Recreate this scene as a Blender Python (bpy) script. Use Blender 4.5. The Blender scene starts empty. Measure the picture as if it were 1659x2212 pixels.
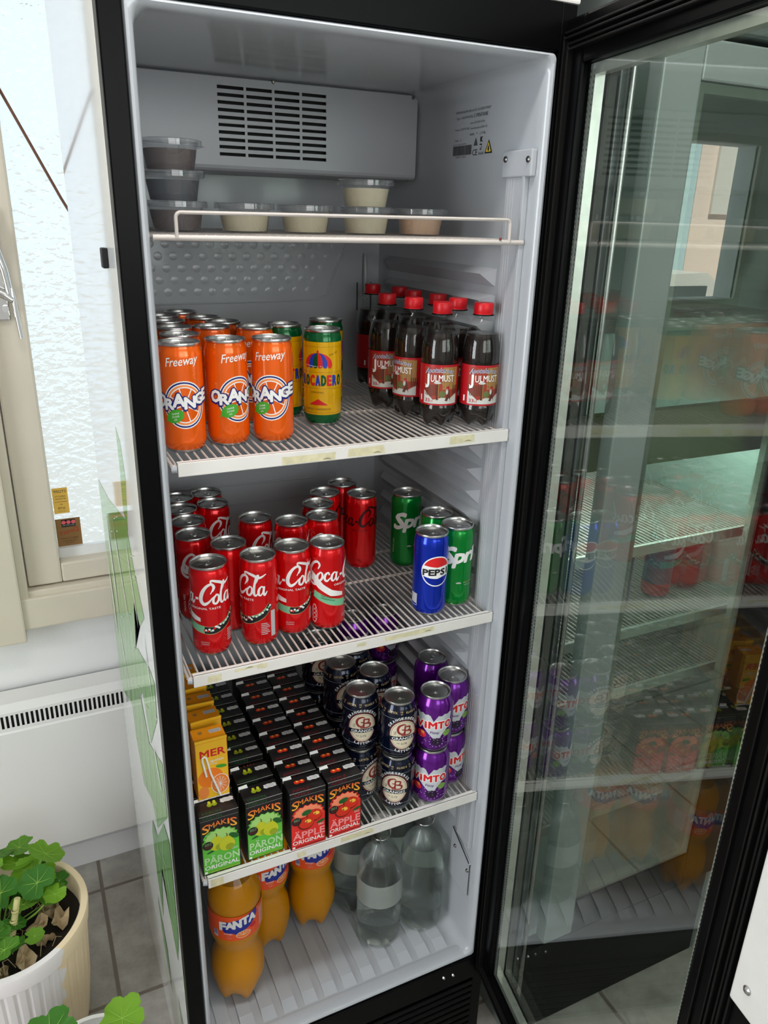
import bpy, bmesh, math, random
from mathutils import Vector, Matrix
random.seed(7)
PI=math.pi
scn=bpy.context.scene
COL=scn.collection
# ---------------------------------------------------------------- camera / light / exposure
CAM=(-.1453,-.9457,1.4051)
cd=bpy.data.cameras.new('camera'); cam=bpy.data.objects.new('camera',cd); COL.objects.link(cam)
cam.location=CAM; cam.rotation_euler=(1.2053,-.0261,-.4415)
cd.sensor_fit='HORIZONTAL'; cd.sensor_width=36.0; cd.lens=1660.4/1659*36.0
cd.clip_start=.02; cd.clip_end=200
scn.camera=cam
scn.view_settings.view_transform='Standard'; scn.view_settings.look='None'
scn.view_settings.gamma=1; scn.view_settings.use_curve_mapping=False
scn.view_settings.exposure=0.36
SKY=1.0
w=bpy.data.worlds.new('sky'); scn.world=w; w.use_nodes=True
bg=w.node_tree.nodes['Background']; bg.inputs[0].default_value=(.80,.91,1,1); bg.inputs[1].default_value=SKY
sun=bpy.data.lights.new('sun','SUN'); sun.energy=14; sun.angle=.02; sun.color=(1,.93,.86)
so=bpy.data.objects.new('sun',sun); COL.objects.link(so); so.rotation_euler=(Vector((.15,-.62,-1))).to_track_quat('-Z','Y').to_euler()
def daylight(name,loc,rot,sx,sy,power,col=(.93,.97,1)):
    l=bpy.data.lights.new(name,'AREA'); l.shape='RECTANGLE'; l.size=sx; l.size_y=sy; l.energy=power; l.color=col
    o=bpy.data.objects.new(name,l); COL.objects.link(o); o.location=loc; o.rotation_euler=rot; return o
ZF=-.26          # floor level
YB=.854          # back wall
XL,XR,YF,ZC=-2.3,5.6,-3.0,2.45
# daylight standing outside the real window openings
daylight('daylight_left_window',(XL-.25,-.80,1.25),(0,-PI/2,0),1.7,1.0,36,(.90,.96,1))
daylight('daylight_front_window',(.75,YF-.25,1.72),(PI/2,0,0),2.8,1.2,26,(1,.96,.91))
# ---------------------------------------------------------------- helpers
def lin(c):
    return tuple((x/12.92 if x<=.04045 else ((x+.055)/1.055)**2.4) for x in c)
def rgb(r,g,b): return lin((r/255,g/255,b/255))
M={}
def mat(name,c,rough=.5,metal=0,spec=.5,coat=0,noise=0,nscale=30,bump=0,bscale=200,emit=None,es=1,trans=0,ior=1.45,csc=None):
    m=bpy.data.materials.new(name); m.use_nodes=True; nt=m.node_tree; b=nt.nodes['Principled BSDF']
    b.inputs['Base Color'].default_value=(*c,1); b.inputs['Roughness'].default_value=rough; b.inputs['Metallic'].default_value=metal
    b.inputs['Specular IOR Level'].default_value=spec; b.inputs['Coat Weight'].default_value=coat; b.inputs['Coat Roughness'].default_value=.06
    b.inputs['Transmission Weight'].default_value=trans; b.inputs['IOR'].default_value=ior
    if emit: b.inputs['Emission Color'].default_value=(*emit,1); b.inputs['Emission Strength'].default_value=es
    if noise:
        tc=nt.nodes.new('ShaderNodeTexCoord'); n=nt.nodes.new('ShaderNodeTexNoise'); n.inputs['Scale'].default_value=nscale; n.inputs['Detail'].default_value=5
        mp=nt.nodes.new('ShaderNodeMapRange'); mp.inputs[1].default_value=.3; mp.inputs[2].default_value=.7; mp.inputs[3].default_value=1-noise; mp.inputs[4].default_value=1+noise
        mx=nt.nodes.new('ShaderNodeVectorMath'); mx.operation='SCALE'; mx.inputs[0].default_value=c
        nt.links.new(tc.outputs['Object'],n.inputs['Vector']); nt.links.new(n.outputs['Fac'],mp.inputs[0]); nt.links.new(mp.outputs[0],mx.inputs['Scale']); nt.links.new(mx.outputs[0],b.inputs['Base Color'])
    if bump:
        tc=nt.nodes.new('ShaderNodeTexCoord'); n=nt.nodes.new('ShaderNodeTexNoise'); n.inputs['Scale'].default_value=bscale
        bp=nt.nodes.new('ShaderNodeBump'); bp.inputs['Strength'].default_value=bump; bp.inputs['Distance'].default_value=.001
        nt.links.new(tc.outputs['Object'],n.inputs['Vector']); nt.links.new(n.outputs['Fac'],bp.inputs['Height']); nt.links.new(bp.outputs[0],b.inputs['Normal'])
    M[name]=m; return m
def sheet(name,tint,refl=1.6,ior=1.5,rough=.0,haze=0,hazecol=(.8,.8,.8)):
    """thin clear sheet: straight-through transmission plus Fresnel reflection on entering faces"""
    m=bpy.data.materials.new(name); m.use_nodes=True; nt=m.node_tree; nt.nodes.clear()
    out=nt.nodes.new('ShaderNodeOutputMaterial'); tr=nt.nodes.new('ShaderNodeBsdfTransparent'); tr.inputs[0].default_value=(*tint,1)
    gl=nt.nodes.new('ShaderNodeBsdfGlossy'); gl.inputs['Roughness'].default_value=rough; gl.inputs[0].default_value=(1,1,1,1)
    fr=nt.nodes.new('ShaderNodeFresnel'); fr.inputs[0].default_value=ior
    geo=nt.nodes.new('ShaderNodeNewGeometry'); inv=nt.nodes.new('ShaderNodeMath'); inv.operation='SUBTRACT'; inv.inputs[0].default_value=1
    mu=nt.nodes.new('ShaderNodeMath'); mu.operation='MULTIPLY'; mu2=nt.nodes.new('ShaderNodeMath'); mu2.operation='MULTIPLY'; mu2.inputs[1].default_value=refl; mu2.use_clamp=True
    nt.links.new(geo.outputs['Backfacing'],inv.inputs[1]); nt.links.new(fr.outputs[0],mu.inputs[0]); nt.links.new(inv.outputs[0],mu.inputs[1]); nt.links.new(mu.outputs[0],mu2.inputs[0])
    mix=nt.nodes.new('ShaderNodeMixShader'); nt.links.new(mu2.outputs[0],mix.inputs[0]); nt.links.new(gl.outputs[0],mix.inputs[2])
    if haze:
        df=nt.nodes.new('ShaderNodeBsdfDiffuse'); df.inputs[0].default_value=(*hazecol,1); m2=nt.nodes.new('ShaderNodeMixShader'); m2.inputs[0].default_value=haze
        nt.links.new(tr.outputs[0],m2.inputs[1]); nt.links.new(df.outputs[0],m2.inputs[2]); nt.links.new(m2.outputs[0],mix.inputs[1])
    else: nt.links.new(tr.outputs[0],mix.inputs[1])
    nt.links.new(mix.outputs[0],out.inputs[0]); M[name]=m; return m
def tag(o,label=None,cat=None,group=None,kind=None):
    if label: o['label']=label
    if cat: o['category']=cat
    if group: o['group']=group
    if kind: o['kind']=kind
    return o
def empty(name,loc=(0,0,0),rz=0,label=None,cat=None,group=None):
    o=bpy.data.objects.new(name,None); COL.objects.link(o); o.location=loc; o.rotation_euler=(0,0,rz); o.empty_display_size=.05
    return tag(o,label,cat,group)
class MB:
    """mesh collector"""
    def __init__(s): s.v=[]; s.f=[]; s.m=[]; s.mats=[]; s.sm=[]
    def mi(s,m):
        if m not in s.mats: s.mats.append(m)
        return s.mats.index(m)
    def add(s,vs,fs,m,smooth=False):
        b=len(s.v); k=s.mi(m); s.v+=[tuple(x) for x in vs]
        for f in fs: s.f.append([b+i for i in f]); s.m.append(k); s.sm.append(smooth)
        return s
    def box(s,a,b,m,bev=0):
        x0,y0,z0=[min(p,q) for p,q in zip(a,b)]; x1,y1,z1=[max(p,q) for p,q in zip(a,b)]
        if bev:
            bm=bmesh.new(); bmesh.ops.create_cube(bm,size=1)
            for v in bm.verts: v.co=Vector(((x0+x1)/2+v.co.x*(x1-x0),(y0+y1)/2+v.co.y*(y1-y0),(z0+z1)/2+v.co.z*(z1-z0)))
            bmesh.ops.bevel(bm,geom=bm.edges[:],offset=bev,segments=2,profile=.6,affect='EDGES')
            bm.verts.index_update(); s.add([v.co for v in bm.verts],[[v.index for v in f.verts] for f in bm.faces],m,False); bm.free(); return s
        vs=[(x0,y0,z0),(x1,y0,z0),(x1,y1,z0),(x0,y1,z0),(x0,y0,z1),(x1,y0,z1),(x1,y1,z1),(x0,y1,z1)]
        return s.add(vs,[(0,3,2,1),(4,5,6,7),(0,1,5,4),(1,2,6,5),(2,3,7,6),(3,0,4,7)],m)
    def quad(s,a,b,c,d,m): return s.add([a,b,c,d],[(0,1,2,3)],m)
    def tube(s,pts,r,m,n=8,cap=True):
        pts=[Vector(p) for p in pts]; rs=r if isinstance(r,(list,tuple)) else [r]*len(pts); vs=[];fs=[]
        up=None
        for i,p in enumerate(pts):
            t=(pts[min(i+1,len(pts)-1)]-pts[max(i-1,0)]).normalized()
            if up is None:
                up=Vector((0,0,1)) if abs(t.z)<.9 else Vector((1,0,0))
            a=t.cross(up); 
            if a.length<1e-6: a=t.orthogonal()
            a.normalize(); b=a.cross(t).normalized(); up=b
            for k in range(n):
                an=2*PI*k/n; vs.append(p+(a*math.cos(an)+b*math.sin(an))*rs[i])
        for i in range(len(pts)-1):
            for k in range(n): fs.append((i*n+k,i*n+(k+1)%n,(i+1)*n+(k+1)%n,(i+1)*n+k))
        if cap: fs.append(tuple(range(n))[::-1]); fs.append(tuple((len(pts)-1)*n+k for k in range(n)))
        return s.add(vs,fs,m,True)
    def lathe(s,prof,m,n=40,c=(0,0),fn=None,smooth=True):
        """prof: list of (r,z[,mat]); mat applies to the band above the point"""
        vs=[];
        for p in prof:
            for k in range(n):
                a=2*PI*k/n; r,z=p[0],p[1]
                if fn: r,z=fn(r,z,a)
                vs.append((c[0]+r*math.cos(a),c[1]+r*math.sin(a),z))
        for i in range(len(prof)-1):
            mm=prof[i][2] if len(prof[i])>2 and prof[i][2] else m
            s_=[(i*n+k,i*n+(k+1)%n,(i+1)*n+(k+1)%n,(i+1)*n+k) for k in range(n)]
            if i==0: base=len(s.v); s.v+=vs
            kk=s.mi(mm)
            for f in s_: s.f.append([base+q for q in f]); s.m.append(kk); s.sm.append(smooth)
        return s
    def build(s,name,parent=None,fix=True):
        me=bpy.data.meshes.new(name); me.from_pydata(s.v,[],s.f)
        for m in s.mats: me.materials.append(M[m] if isinstance(m,str) else m)
        me.polygons.foreach_set('material_index',s.m); me.polygons.foreach_set('use_smooth',s.sm)
        if fix:
            bm=bmesh.new(); bm.from_mesh(me); bmesh.ops.remove_doubles(bm,verts=bm.verts,dist=1e-6)
            bmesh.ops.recalc_face_normals(bm,faces=bm.faces); bm.to_mesh(me); bm.free()
        me.update()
        if any(s.sm):
            try: me.set_sharp_from_angle(angle=math.radians(40))
            except Exception: pass
        o=bpy.data.objects.new(name,me); COL.objects.link(o)
        if parent: o.parent=parent
        return o
def struct(mb,name,fix=True):
    return tag(mb.build(name,fix=fix),kind='structure')
def dup(src,loc,rz=0,label=None,group=None,scale=None):
    r=src.copy(); COL.objects.link(r); r.location=loc; r.rotation_euler=(r.rotation_euler[0],r.rotation_euler[1],rz)
    if label: r['label']=label
    if group: r['group']=group
    def kids(a,b):
        for ch in list(a.children):
            c=ch.copy(); COL.objects.link(c); c.parent=b; kids(ch,c)
    kids(src,r); return r
def facing(x,y,deg=0):
    return math.atan2(CAM[0]-x,-(CAM[1]-y))+math.radians(deg)
# ---- flat artwork (decals) ----
_tc={}
def textpoly(st,bold=0,res=2):
    key=(st,bold,res)
    if key in _tc: return _tc[key]
    cu=bpy.data.curves.new('t','FONT'); cu.body=st; cu.offset=bold; cu.resolution_u=res; cu.align_x='LEFT'
    ob=bpy.data.objects.new('t',cu); COL.objects.link(ob)
    dg=bpy.context.evaluated_depsgraph_get(); dg.update(); me=ob.evaluated_get(dg).to_mesh()
    vs=[(v.co.x,v.co.y) for v in me.vertices]; fs=[tuple(p.vertices) for p in me.polygons]
    ob.evaluated_get(dg).to_mesh_clear(); bpy.data.objects.remove(ob); bpy.data.curves.remove(cu)
    x0=min(v[0] for v in vs); x1=max(v[0] for v in vs)
    vs=[(x-(x0+x1)/2,y) for x,y in vs]; _tc[key]=(vs,fs,x1-x0); return _tc[key]
class Deco:
    def __init__(s): s.items=[]
    def poly(s,pts,m,L=1): s.items.append((list(pts),[tuple(range(len(pts)))],m,L)); return s
    def rect(s,x0,y0,x1,y1,m,L=1): return s.poly([(x0,y0),(x1,y0),(x1,y1),(x0,y1)],m,L)
    def ell(s,cx,cy,rx,ry,m,L=1,n=28,a0=0,a1=2*PI,rot=0):
        full=abs(a1-a0-2*PI)<1e-6; k=n if full else n+1; P=[]
        for i in range(k):
            a=a0+(a1-a0)*i/n; x,y=rx*math.cos(a),ry*math.sin(a); P.append((cx+x*math.cos(rot)-y*math.sin(rot),cy+x*math.sin(rot)+y*math.cos(rot)))
        return s.poly(P,m,L)
    def ring(s,cx,cy,rx,ry,w,m,L=1,n=36,a0=0,a1=2*PI):
        vs=[];fs=[]
        for i in range(n+1):
            a=a0+(a1-a0)*i/n
            vs+=[(cx+rx*math.cos(a),cy+ry*math.sin(a)),(cx+(rx-w)*math.cos(a),cy+(ry-w)*math.sin(a))]
        for i in range(n): fs.append((2*i,2*i+2,2*i+3,2*i+1))
        s.items.append((vs,fs,m,L)); return s
    def stroke(s,pts,m,L=1,sub=6):
        """pts: (x,y,width) smoothed by Catmull-Rom"""
        P=[pts[0]]+list(pts)+[pts[-1]]; Q=[]
        for i in range(1,len(P)-2):
            for k in range(sub):
                t=k/sub; q=[]
                for j in range(3):
                    p0,p1,p2,p3=P[i-1][j],P[i][j],P[i+1][j],P[i+2][j]
                    q.append(.5*((2*p1)+(-p0+p2)*t+(2*p0-5*p1+4*p2-p3)*t*t+(-p0+3*p1-3*p2+p3)*t**3))
                Q.append(q)
        Q.append(list(P[-2])); vs=[];fs=[]
        for i,q in enumerate(Q):
            a=Q[max(i-1,0)]; b=Q[min(i+1,len(Q)-1)]; dx,dy=b[0]-a[0],b[1]-a[1]; l=math.hypot(dx,dy) or 1
            nx,ny=-dy/l*q[2]/2,dx/l*q[2]/2; vs+=[(q[0]+nx,q[1]+ny),(q[0]-nx,q[1]-ny)]
        for i in range(len(Q)-1): fs.append((2*i,2*i+1,2*i+3,2*i+2))
        s.items.append((vs,fs,m,L)); return s
    def text(s,st,cx,cy,h,m,L=2,w=None,bold=0,shear=0,arch=0,slope=0,grow=0,rot=0,res=2,mirror=False):
        """cap height h, baseline centre (cx,cy)"""
        vs,fs,tw=textpoly(st,0,res); cap=.70; sy=h/cap; sx=sy if w is None else w/tw; hw=tw*sx/2 or 1; O=[]
        for x,y in vs:
            X=x*sx+shear*y*sy; Y=y*sy
            if grow: Y*=1+grow*(X/hw)**2
            Y+=slope*X+arch*(1-(X/hw)**2)
            if mirror: X=-X
            if rot: X,Y=X*math.cos(rot)-Y*math.sin(rot),X*math.sin(rot)+Y*math.cos(rot)
            O.append((cx+X,cy+Y))
        s.items.append((O,fs,m,L))
        if bold>0:
            b=bold*sy*.9
            for q,(bx,by) in enumerate(((b,0),(-b,0),(0,b),(0,-b),(b*.7,b*.7),(-b*.7,-b*.7),(b*.7,-b*.7),(-b*.7,b*.7))[:8 if h>.006 else 2]): s.items.append(([(x+bx,y+by) for x,y in O],fs,m,L+.11*(q+1)))
        return s
    def xf(s,sx,sy,cx=0,cy=0,i0=0):
        for i in range(i0,len(s.items)):
            vs,fs,m,L=s.items[i]; s.items[i]=([(cx+(x-cx)*sx,cy+(y-cy)*sy) for x,y,*_ in vs],fs,m,L)
        return s
    def build(s,name,fmap,parent=None,step=None,vstep=None,clip=None):
        """fmap(u,v,offset)->3D"""
        bm=bmesh.new(); mats=[]
        for vs,fs,m,L in s.items:
            if m not in mats: mats.append(m)
            k=mats.index(m); b=[bm.verts.new((x,y,L)) for x,y in vs]
            for f in fs:
                try: fc=bm.faces.new([b[i] for i in f]); fc.material_index=k
                except ValueError: pass
        bmesh.ops.triangulate(bm,faces=[f for f in bm.faces if len(f.verts)>3])
        def cut(ax,val,**kw):
            n=Vector((0,0,0)); n[ax]=1; co=Vector((0,0,0)); co[ax]=val
            bmesh.ops.bisect_plane(bm,geom=bm.verts[:]+bm.edges[:]+bm.faces[:],plane_co=co,plane_no=n,**kw)
        if clip:
            x0,y0,x1,y1=clip; cut(0,x0,clear_inner=True); cut(0,x1,clear_outer=True); cut(1,y0,clear_inner=True); cut(1,y1,clear_outer=True)
        for ax,st in ((0,step),(1,vstep)):
            if st and bm.verts:
                lo=min(v.co[ax] for v in bm.verts); hi=max(v.co[ax] for v in bm.verts); q=math.ceil(lo/st)*st
                while q<hi: cut(ax,q); q+=st
        for v in bm.verts: v.co=Vector(fmap(v.co.x,v.co.y,.00010*v.co.z+.00006))
        bmesh.ops.delete(bm,geom=[v for v in bm.verts if not v.link_faces],context='VERTS')
        me=bpy.data.meshes.new(name); bm.to_mesh(me); bm.free()
        for m in mats: me.materials.append(M[m])
        o=bpy.data.objects.new(name,me); COL.objects.link(o)
        if parent: o.parent=parent
        return o
def cylmap(prof):
    """map u (arc at nominal radius), v (height) on a lathe profile; u=0 faces -y"""
    pr=[(p[0],p[1]) for p in prof]; R=max(p[0] for p in pr)
    def rad(z):
        for i in range(len(pr)-1):
            z0,z1=pr[i][1],pr[i+1][1]
            if z0<=z<=z1 and z1>z0: t=(z-z0)/(z1-z0); return pr[i][0]*(1-t)+pr[i+1][0]*t
        return pr[-1][0]
    def f(u,v,o):
        a=u/R; r=rad(v)+o; return (r*math.sin(a),-r*math.cos(a),v)
    return f
def planemap(o,ux,vx,n):
    o,ux,vx,n=Vector(o),Vector(ux),Vector(vx),Vector(n)
    return lambda u,v,d: o+ux*u+vx*v+n*d
# ---------------------------------------------------------------- materials
mat('liner_white',rgb(173,177,182),rough=.2,coat=.25,noise=.02,nscale=6)
mat('liner_matt',rgb(174,177,182),rough=.33)
mat('wire_white',rgb(196,188,182),rough=.35)
mat('rail_white',rgb(226,223,218),rough=.35,noise=.03,nscale=20)
mat('case_white',rgb(222,222,220),rough=.05,spec=.35)
mat('black_frame',rgb(6,6,7),rough=.3,spec=.10)
mat('gasket',rgb(16,15,14),rough=.5,spec=.2)
mat('black_matt',rgb(8,8,9),rough=.55)
mat('recess_shade_black',rgb(10,12,13),rough=.7)
mat('aluminium',(.62,.62,.61),rough=.28,metal=1)
mat('spacer',(.72,.72,.66),rough=.35,metal=.8,noise=.08,nscale=60)
mat('steel',(.5,.5,.5),rough=.25,metal=1)
mat('steel_dark',(.2,.19,.18),rough=.3,metal=1)
mat('chrome',(.75,.75,.74),rough=.08,metal=1)
mat('tape_cream',rgb(214,207,172),rough=.7,noise=.12,nscale=90)
mat('dirt',rgb(120,116,96),rough=.8)
mat('rust',rgb(110,40,30),rough=.8)
mat('wall_paint',rgb(240,239,238),rough=.75,bump=.25,bscale=120)
mat('ceiling_paint',rgb(222,222,218),rough=.8)
mat('frame_cream',rgb(218,208,190),rough=.45,noise=.03,nscale=8)
mat('radiator_white',rgb(238,236,234),rough=.4)
mat('skirting_white',rgb(226,225,226),rough=.5)
mat('leaf_print',rgb(112,166,84),rough=.07,spec=.25)
mat('leaf_print_dark',rgb(84,150,66),rough=.07,spec=.25)
mat('print_line',rgb(200,215,190),rough=.2)
mat('ink_black',rgb(22,22,24),rough=.5)
mat('ink_grey',rgb(75,76,80),rough=.6)
mat('ink_white',rgb(236,236,234),rough=.4)
mat('pale_grey',rgb(190,190,192),rough=.5)
mat('sticker_yellow',rgb(240,205,60),rough=.4)
mat('sticker_orange',rgb(255,205,90),rough=.5)
mat('sticker_brown',rgb(150,112,64),rough=.5)
mat('sticker_red',rgb(190,50,30),rough=.5)
mat('sticker_pink',rgb(248,110,120),rough=.5)
# cans
mat('can_orange',rgb(240,98,8),rough=.16,metal=.25,coat=.3)
mat('can_yellow',rgb(232,176,8),rough=.16,metal=.25,coat=.3)
mat('can_green_dark',rgb(0,92,44),rough=.16,metal=.35,coat=.3)
mat('can_red',rgb(222,10,18),rough=.16,metal=.4,coat=.3)
mat('can_green',rgb(0,138,50),rough=.16,metal=.45,coat=.3)
mat('can_blue',rgb(8,48,190),rough=.16,metal=.6,coat=.3)
mat('can_navy',rgb(12,20,42),rough=.16,metal=.5,coat=.4)
mat('can_purple',rgb(104,22,140),rough=.16,metal=.6,coat=.3)
mat('navy_blue',rgb(24,34,110),rough=.35)
mat('royal',rgb(30,60,170),rough=.35)
mat('cocoa_red',rgb(58,4,10),rough=.35)
mat('red_ink',rgb(212,30,34),rough=.4)
mat('leaf_green',rgb(66,160,40),rough=.4)
mat('mint',rgb(120,190,150),rough=.4)
mat('orange_pale',rgb(240,140,70),rough=.4)
mat('orange_juice_art',rgb(244,128,30),rough=.45)
mat('badge_cream',rgb(216,205,180),rough=.4)
mat('badge_red',rgb(140,40,44),rough=.4)
mat('gold_ink',rgb(196,170,120),rough=.35,metal=.3)
mat('silver_ink',rgb(214,218,224),rough=.3,metal=.35)
mat('berry_red',rgb(206,34,52),rough=.4)
mat('berry_dark',rgb(34,14,46),rough=.4)
mat('berry_green',rgb(120,160,70),rough=.4)
# bottles and tubs
sheet('clear_plastic',(.96,.97,.96),refl=.5)
sheet('tub_plastic',(.86,.87,.88),refl=1.6,haze=.12,hazecol=(.62,.64,.66))
mat('cap_red',rgb(200,14,26),rough=.35)
mat('cola_dark',(.012,.008,.007),rough=.06,spec=.5)
mat('label_red',rgb(170,16,26),rough=.4)
mat('label_dark_red',rgb(120,24,22),rough=.45)
mat('scene_red',rgb(150,52,36),rough=.5)
mat('scene_yellow',rgb(158,118,66),rough=.5)
mat('scene_brown',rgb(84,44,26),rough=.5)
mat('scene_green',rgb(96,104,56),rough=.5)
mat('snow',rgb(196,196,190),rough=.5)
mat('script_blue',rgb(40,60,130),rough=.4)
mat('fanta_liquid',rgb(206,136,0),rough=.4,spec=.15)
mat('fanta_label',rgb(240,84,26),rough=.35)
mat('fanta_blue',rgb(24,44,150),rough=.35)
mat('sauce_cream',rgb(242,228,190),rough=.6,noise=.03,nscale=60)
mat('sauce_peach',rgb(236,190,150),rough=.6,noise=.03,nscale=60)
mat('sauce_brown',rgb(96,78,76),rough=.6,noise=.06,nscale=50)
mat('sauce_grey',rgb(66,70,80),rough=.6,noise=.06,nscale=50)
m=mat('water_glass',(.90,.96,.93),rough=.02,trans=1,ior=1.33); nt=m.node_tree; tr=nt.nodes.new('ShaderNodeBsdfTransparent'); tr.inputs[0].default_value=(.93,.97,.95,1); mx=nt.nodes.new('ShaderNodeMixShader'); mx.inputs[0].default_value=.22
nt.links.new(nt.nodes['Principled BSDF'].outputs[0],mx.inputs[1]); nt.links.new(tr.outputs[0],mx.inputs[2]); nt.links.new(mx.outputs[0],nt.nodes['Material Output'].inputs[0])
sheet('frosted_label',(.72,.76,.73),refl=.6,haze=.36,hazecol=(.66,.72,.68))
mat('stopper_white',rgb(226,226,222),rough=.4)
# cartons
mat('carton_black',rgb(26,24,24),rough=.32)
mat('carton_black_top',rgb(34,31,30),rough=.4)
mat('fold_white',rgb(220,222,220),rough=.5)
mat('date_white',rgb(216,216,216),rough=.5)
mat('pear_bg',rgb(96,190,62),rough=.4)
mat('pear_bg_light',rgb(166,216,120),rough=.4)
mat('pear',rgb(196,200,40),rough=.45)
mat('pear_shade',rgb(150,166,28),rough=.45)
mat('pear_word',rgb(176,220,160),rough=.4)
mat('apple_bg',rgb(226,44,38),rough=.4)
mat('apple_bg_light',rgb(250,142,104),rough=.4)
mat('apple',rgb(214,48,24),rough=.45)
mat('apple_light',rgb(250,190,70),rough=.45)
mat('apple_word',rgb(248,150,150),rough=.4)
mat('leaf_dark',rgb(28,92,36),rough=.45)
mat('stem_brown',rgb(74,50,20),rough=.6)
mat('ink_maroon',rgb(110,24,34),rough=.5)
mat('ink_dark_green',rgb(40,84,46),rough=.5)
mat('mer_orange',rgb(240,150,20),rough=.4)
mat('mer_yellow',rgb(246,190,40),rough=.4)
mat('straw',rgb(240,238,230),rough=.35)
mat('soil',rgb(32,24,18),rough=.95,bump=1,bscale=60)
mat('pot_cream',rgb(236,214,178),rough=.55)
mat('pot_white',rgb(232,228,226),rough=.6,noise=.04,nscale=14)
mat('dead_leaf',rgb(176,152,118),rough=.8,noise=.2,nscale=30)
mat('stem_pale',rgb(196,188,130),rough=.7,noise=.1,nscale=60)
mat('cord_brown',rgb(110,72,50),rough=.6)
def ramp_mat(name,c0,c1,z0,z1,axis='Z',rough=.4):
    m=mat(name,c0,rough); nt=m.node_tree; b=nt.nodes['Principled BSDF']
    tc=nt.nodes.new('ShaderNodeTexCoord'); sp=nt.nodes.new('ShaderNodeSeparateXYZ'); mp=nt.nodes.new('ShaderNodeMapRange'); mp.inputs[1].default_value=z0; mp.inputs[2].default_value=z1
    cr=nt.nodes.new('ShaderNodeMix'); cr.data_type='RGBA'; cr.inputs[6].default_value=(*c0,1); cr.inputs[7].default_value=(*c1,1)
    nt.links.new(tc.outputs['Object'],sp.inputs[0]); nt.links.new(sp.outputs[axis],mp.inputs[0]); nt.links.new(mp.outputs[0],cr.inputs[0]); nt.links.new(cr.outputs[2],b.inputs['Base Color'])
ramp_mat('smakis_fill',rgb(250,190,60),rgb(226,40,40),.086,.108)
def leaf_mat(name,c0,c1):
    m=mat(name,c0,.5); nt=m.node_tree; b=nt.nodes['Principled BSDF']
    oi=nt.nodes.new('ShaderNodeObjectInfo'); tc=nt.nodes.new('ShaderNodeTexCoord'); n=nt.nodes.new('ShaderNodeTexNoise'); n.inputs['Scale'].default_value=40
    ad=nt.nodes.new('ShaderNodeMath'); ad.operation='MULTIPLY_ADD'; ad.inputs[1].default_value=.5; nt.links.new(n.outputs['Fac'],ad.inputs[0]); nt.links.new(oi.outputs['Random'],ad.inputs[2])
    ad2=nt.nodes.new('ShaderNodeMath'); ad2.operation='SUBTRACT'; ad2.inputs[1].default_value=.25; ad2.use_clamp=True; nt.links.new(ad.outputs[0],ad2.inputs[0])
    cr=nt.nodes.new('ShaderNodeMix'); cr.data_type='RGBA'; cr.inputs[6].default_value=(*c0,1); cr.inputs[7].default_value=(*c1,1)
    nt.links.new(tc.outputs['Object'],n.inputs['Vector']); nt.links.new(ad2.outputs[0],cr.inputs[0]); nt.links.new(cr.outputs[2],b.inputs['Base Color'])
    b.inputs['Subsurface Weight'].default_value=0; tr=nt.nodes.new('ShaderNodeBsdfTranslucent'); nt.links.new(cr.outputs[2],tr.inputs[0])
    mx=nt.nodes.new('ShaderNodeMixShader'); mx.inputs[0].default_value=.35; out=nt.nodes['Material Output']
    nt.links.new(b.outputs[0],mx.inputs[1]); nt.links.new(tr.outputs[0],mx.inputs[2]); nt.links.new(mx.outputs[0],out.inputs[0])
leaf_mat('geranium_leaf',rgb(58,120,36),rgb(128,178,44)); mat('leaf_vein',rgb(150,190,80),rough=.6)
sheet('door_glass',(.90,.93,.91),refl=1.4,ior=1.52)
sheet('cooler_glass',(.78,.86,.82),refl=4.2,ior=1.52)
sheet('window_clear',(.95,.97,.97),refl=1.0)
def tile_mat():
    m=mat('floor_tile',rgb(150,146,138),.5); nt=m.node_tree; b=nt.nodes['Principled BSDF']; N=nt.nodes.new; K=nt.links.new
    tc=N('ShaderNodeTexCoord'); sp=N('ShaderNodeSeparateXYZ'); K(tc.outputs['Object'],sp.inputs[0]); gs=[]
    for ax,off in (('X',-.120),('Y',.735)):
        a=N('ShaderNodeMath'); a.operation='SUBTRACT'; a.inputs[1].default_value=off; K(sp.outputs[ax],a.inputs[0])
        d=N('ShaderNodeMath'); d.operation='DIVIDE'; d.inputs[1].default_value=.3365; K(a.outputs[0],d.inputs[0])
        f=N('ShaderNodeMath'); f.operation='PINGPONG'; f.inputs[1].default_value=.5; K(d.outputs[0],f.inputs[0])
        g=N('ShaderNodeMapRange'); g.inputs[1].default_value=.010; g.inputs[2].default_value=.016; K(f.outputs[0],g.inputs[0]); gs.append(g)
    mn=N('ShaderNodeMath'); mn.operation='MINIMUM'; K(gs[0].outputs[0],mn.inputs[0]); K(gs[1].outputs[0],mn.inputs[1])
    n=N('ShaderNodeTexNoise'); n.inputs['Scale'].default_value=14; n.inputs['Detail'].default_value=8; n.inputs['Roughness'].default_value=.65; K(tc.outputs['Object'],n.inputs['Vector'])
    cr=N('ShaderNodeValToRGB'); cr.color_ramp.elements[0].position=.3; cr.color_ramp.elements[0].color=(*rgb(132,128,120),1); cr.color_ramp.elements[1].position=.72; cr.color_ramp.elements[1].color=(*rgb(178,174,166),1); K(n.outputs['Fac'],cr.inputs[0])
    mx=N('ShaderNodeMix'); mx.data_type='RGBA'; mx.inputs[6].default_value=(*rgb(112,102,92),1); K(mn.outputs[0],mx.inputs[0]); K(cr.outputs[0],mx.inputs[7]); K(mx.outputs[2],b.inputs['Base Color'])
    bp=N('ShaderNodeBump'); bp.inputs['Strength'].default_value=.5; bp.inputs['Distance'].default_value=.003; K(mn.outputs[0],bp.inputs['Height']); K(bp.outputs[0],b.inputs['Normal'])
tile_mat()
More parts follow.
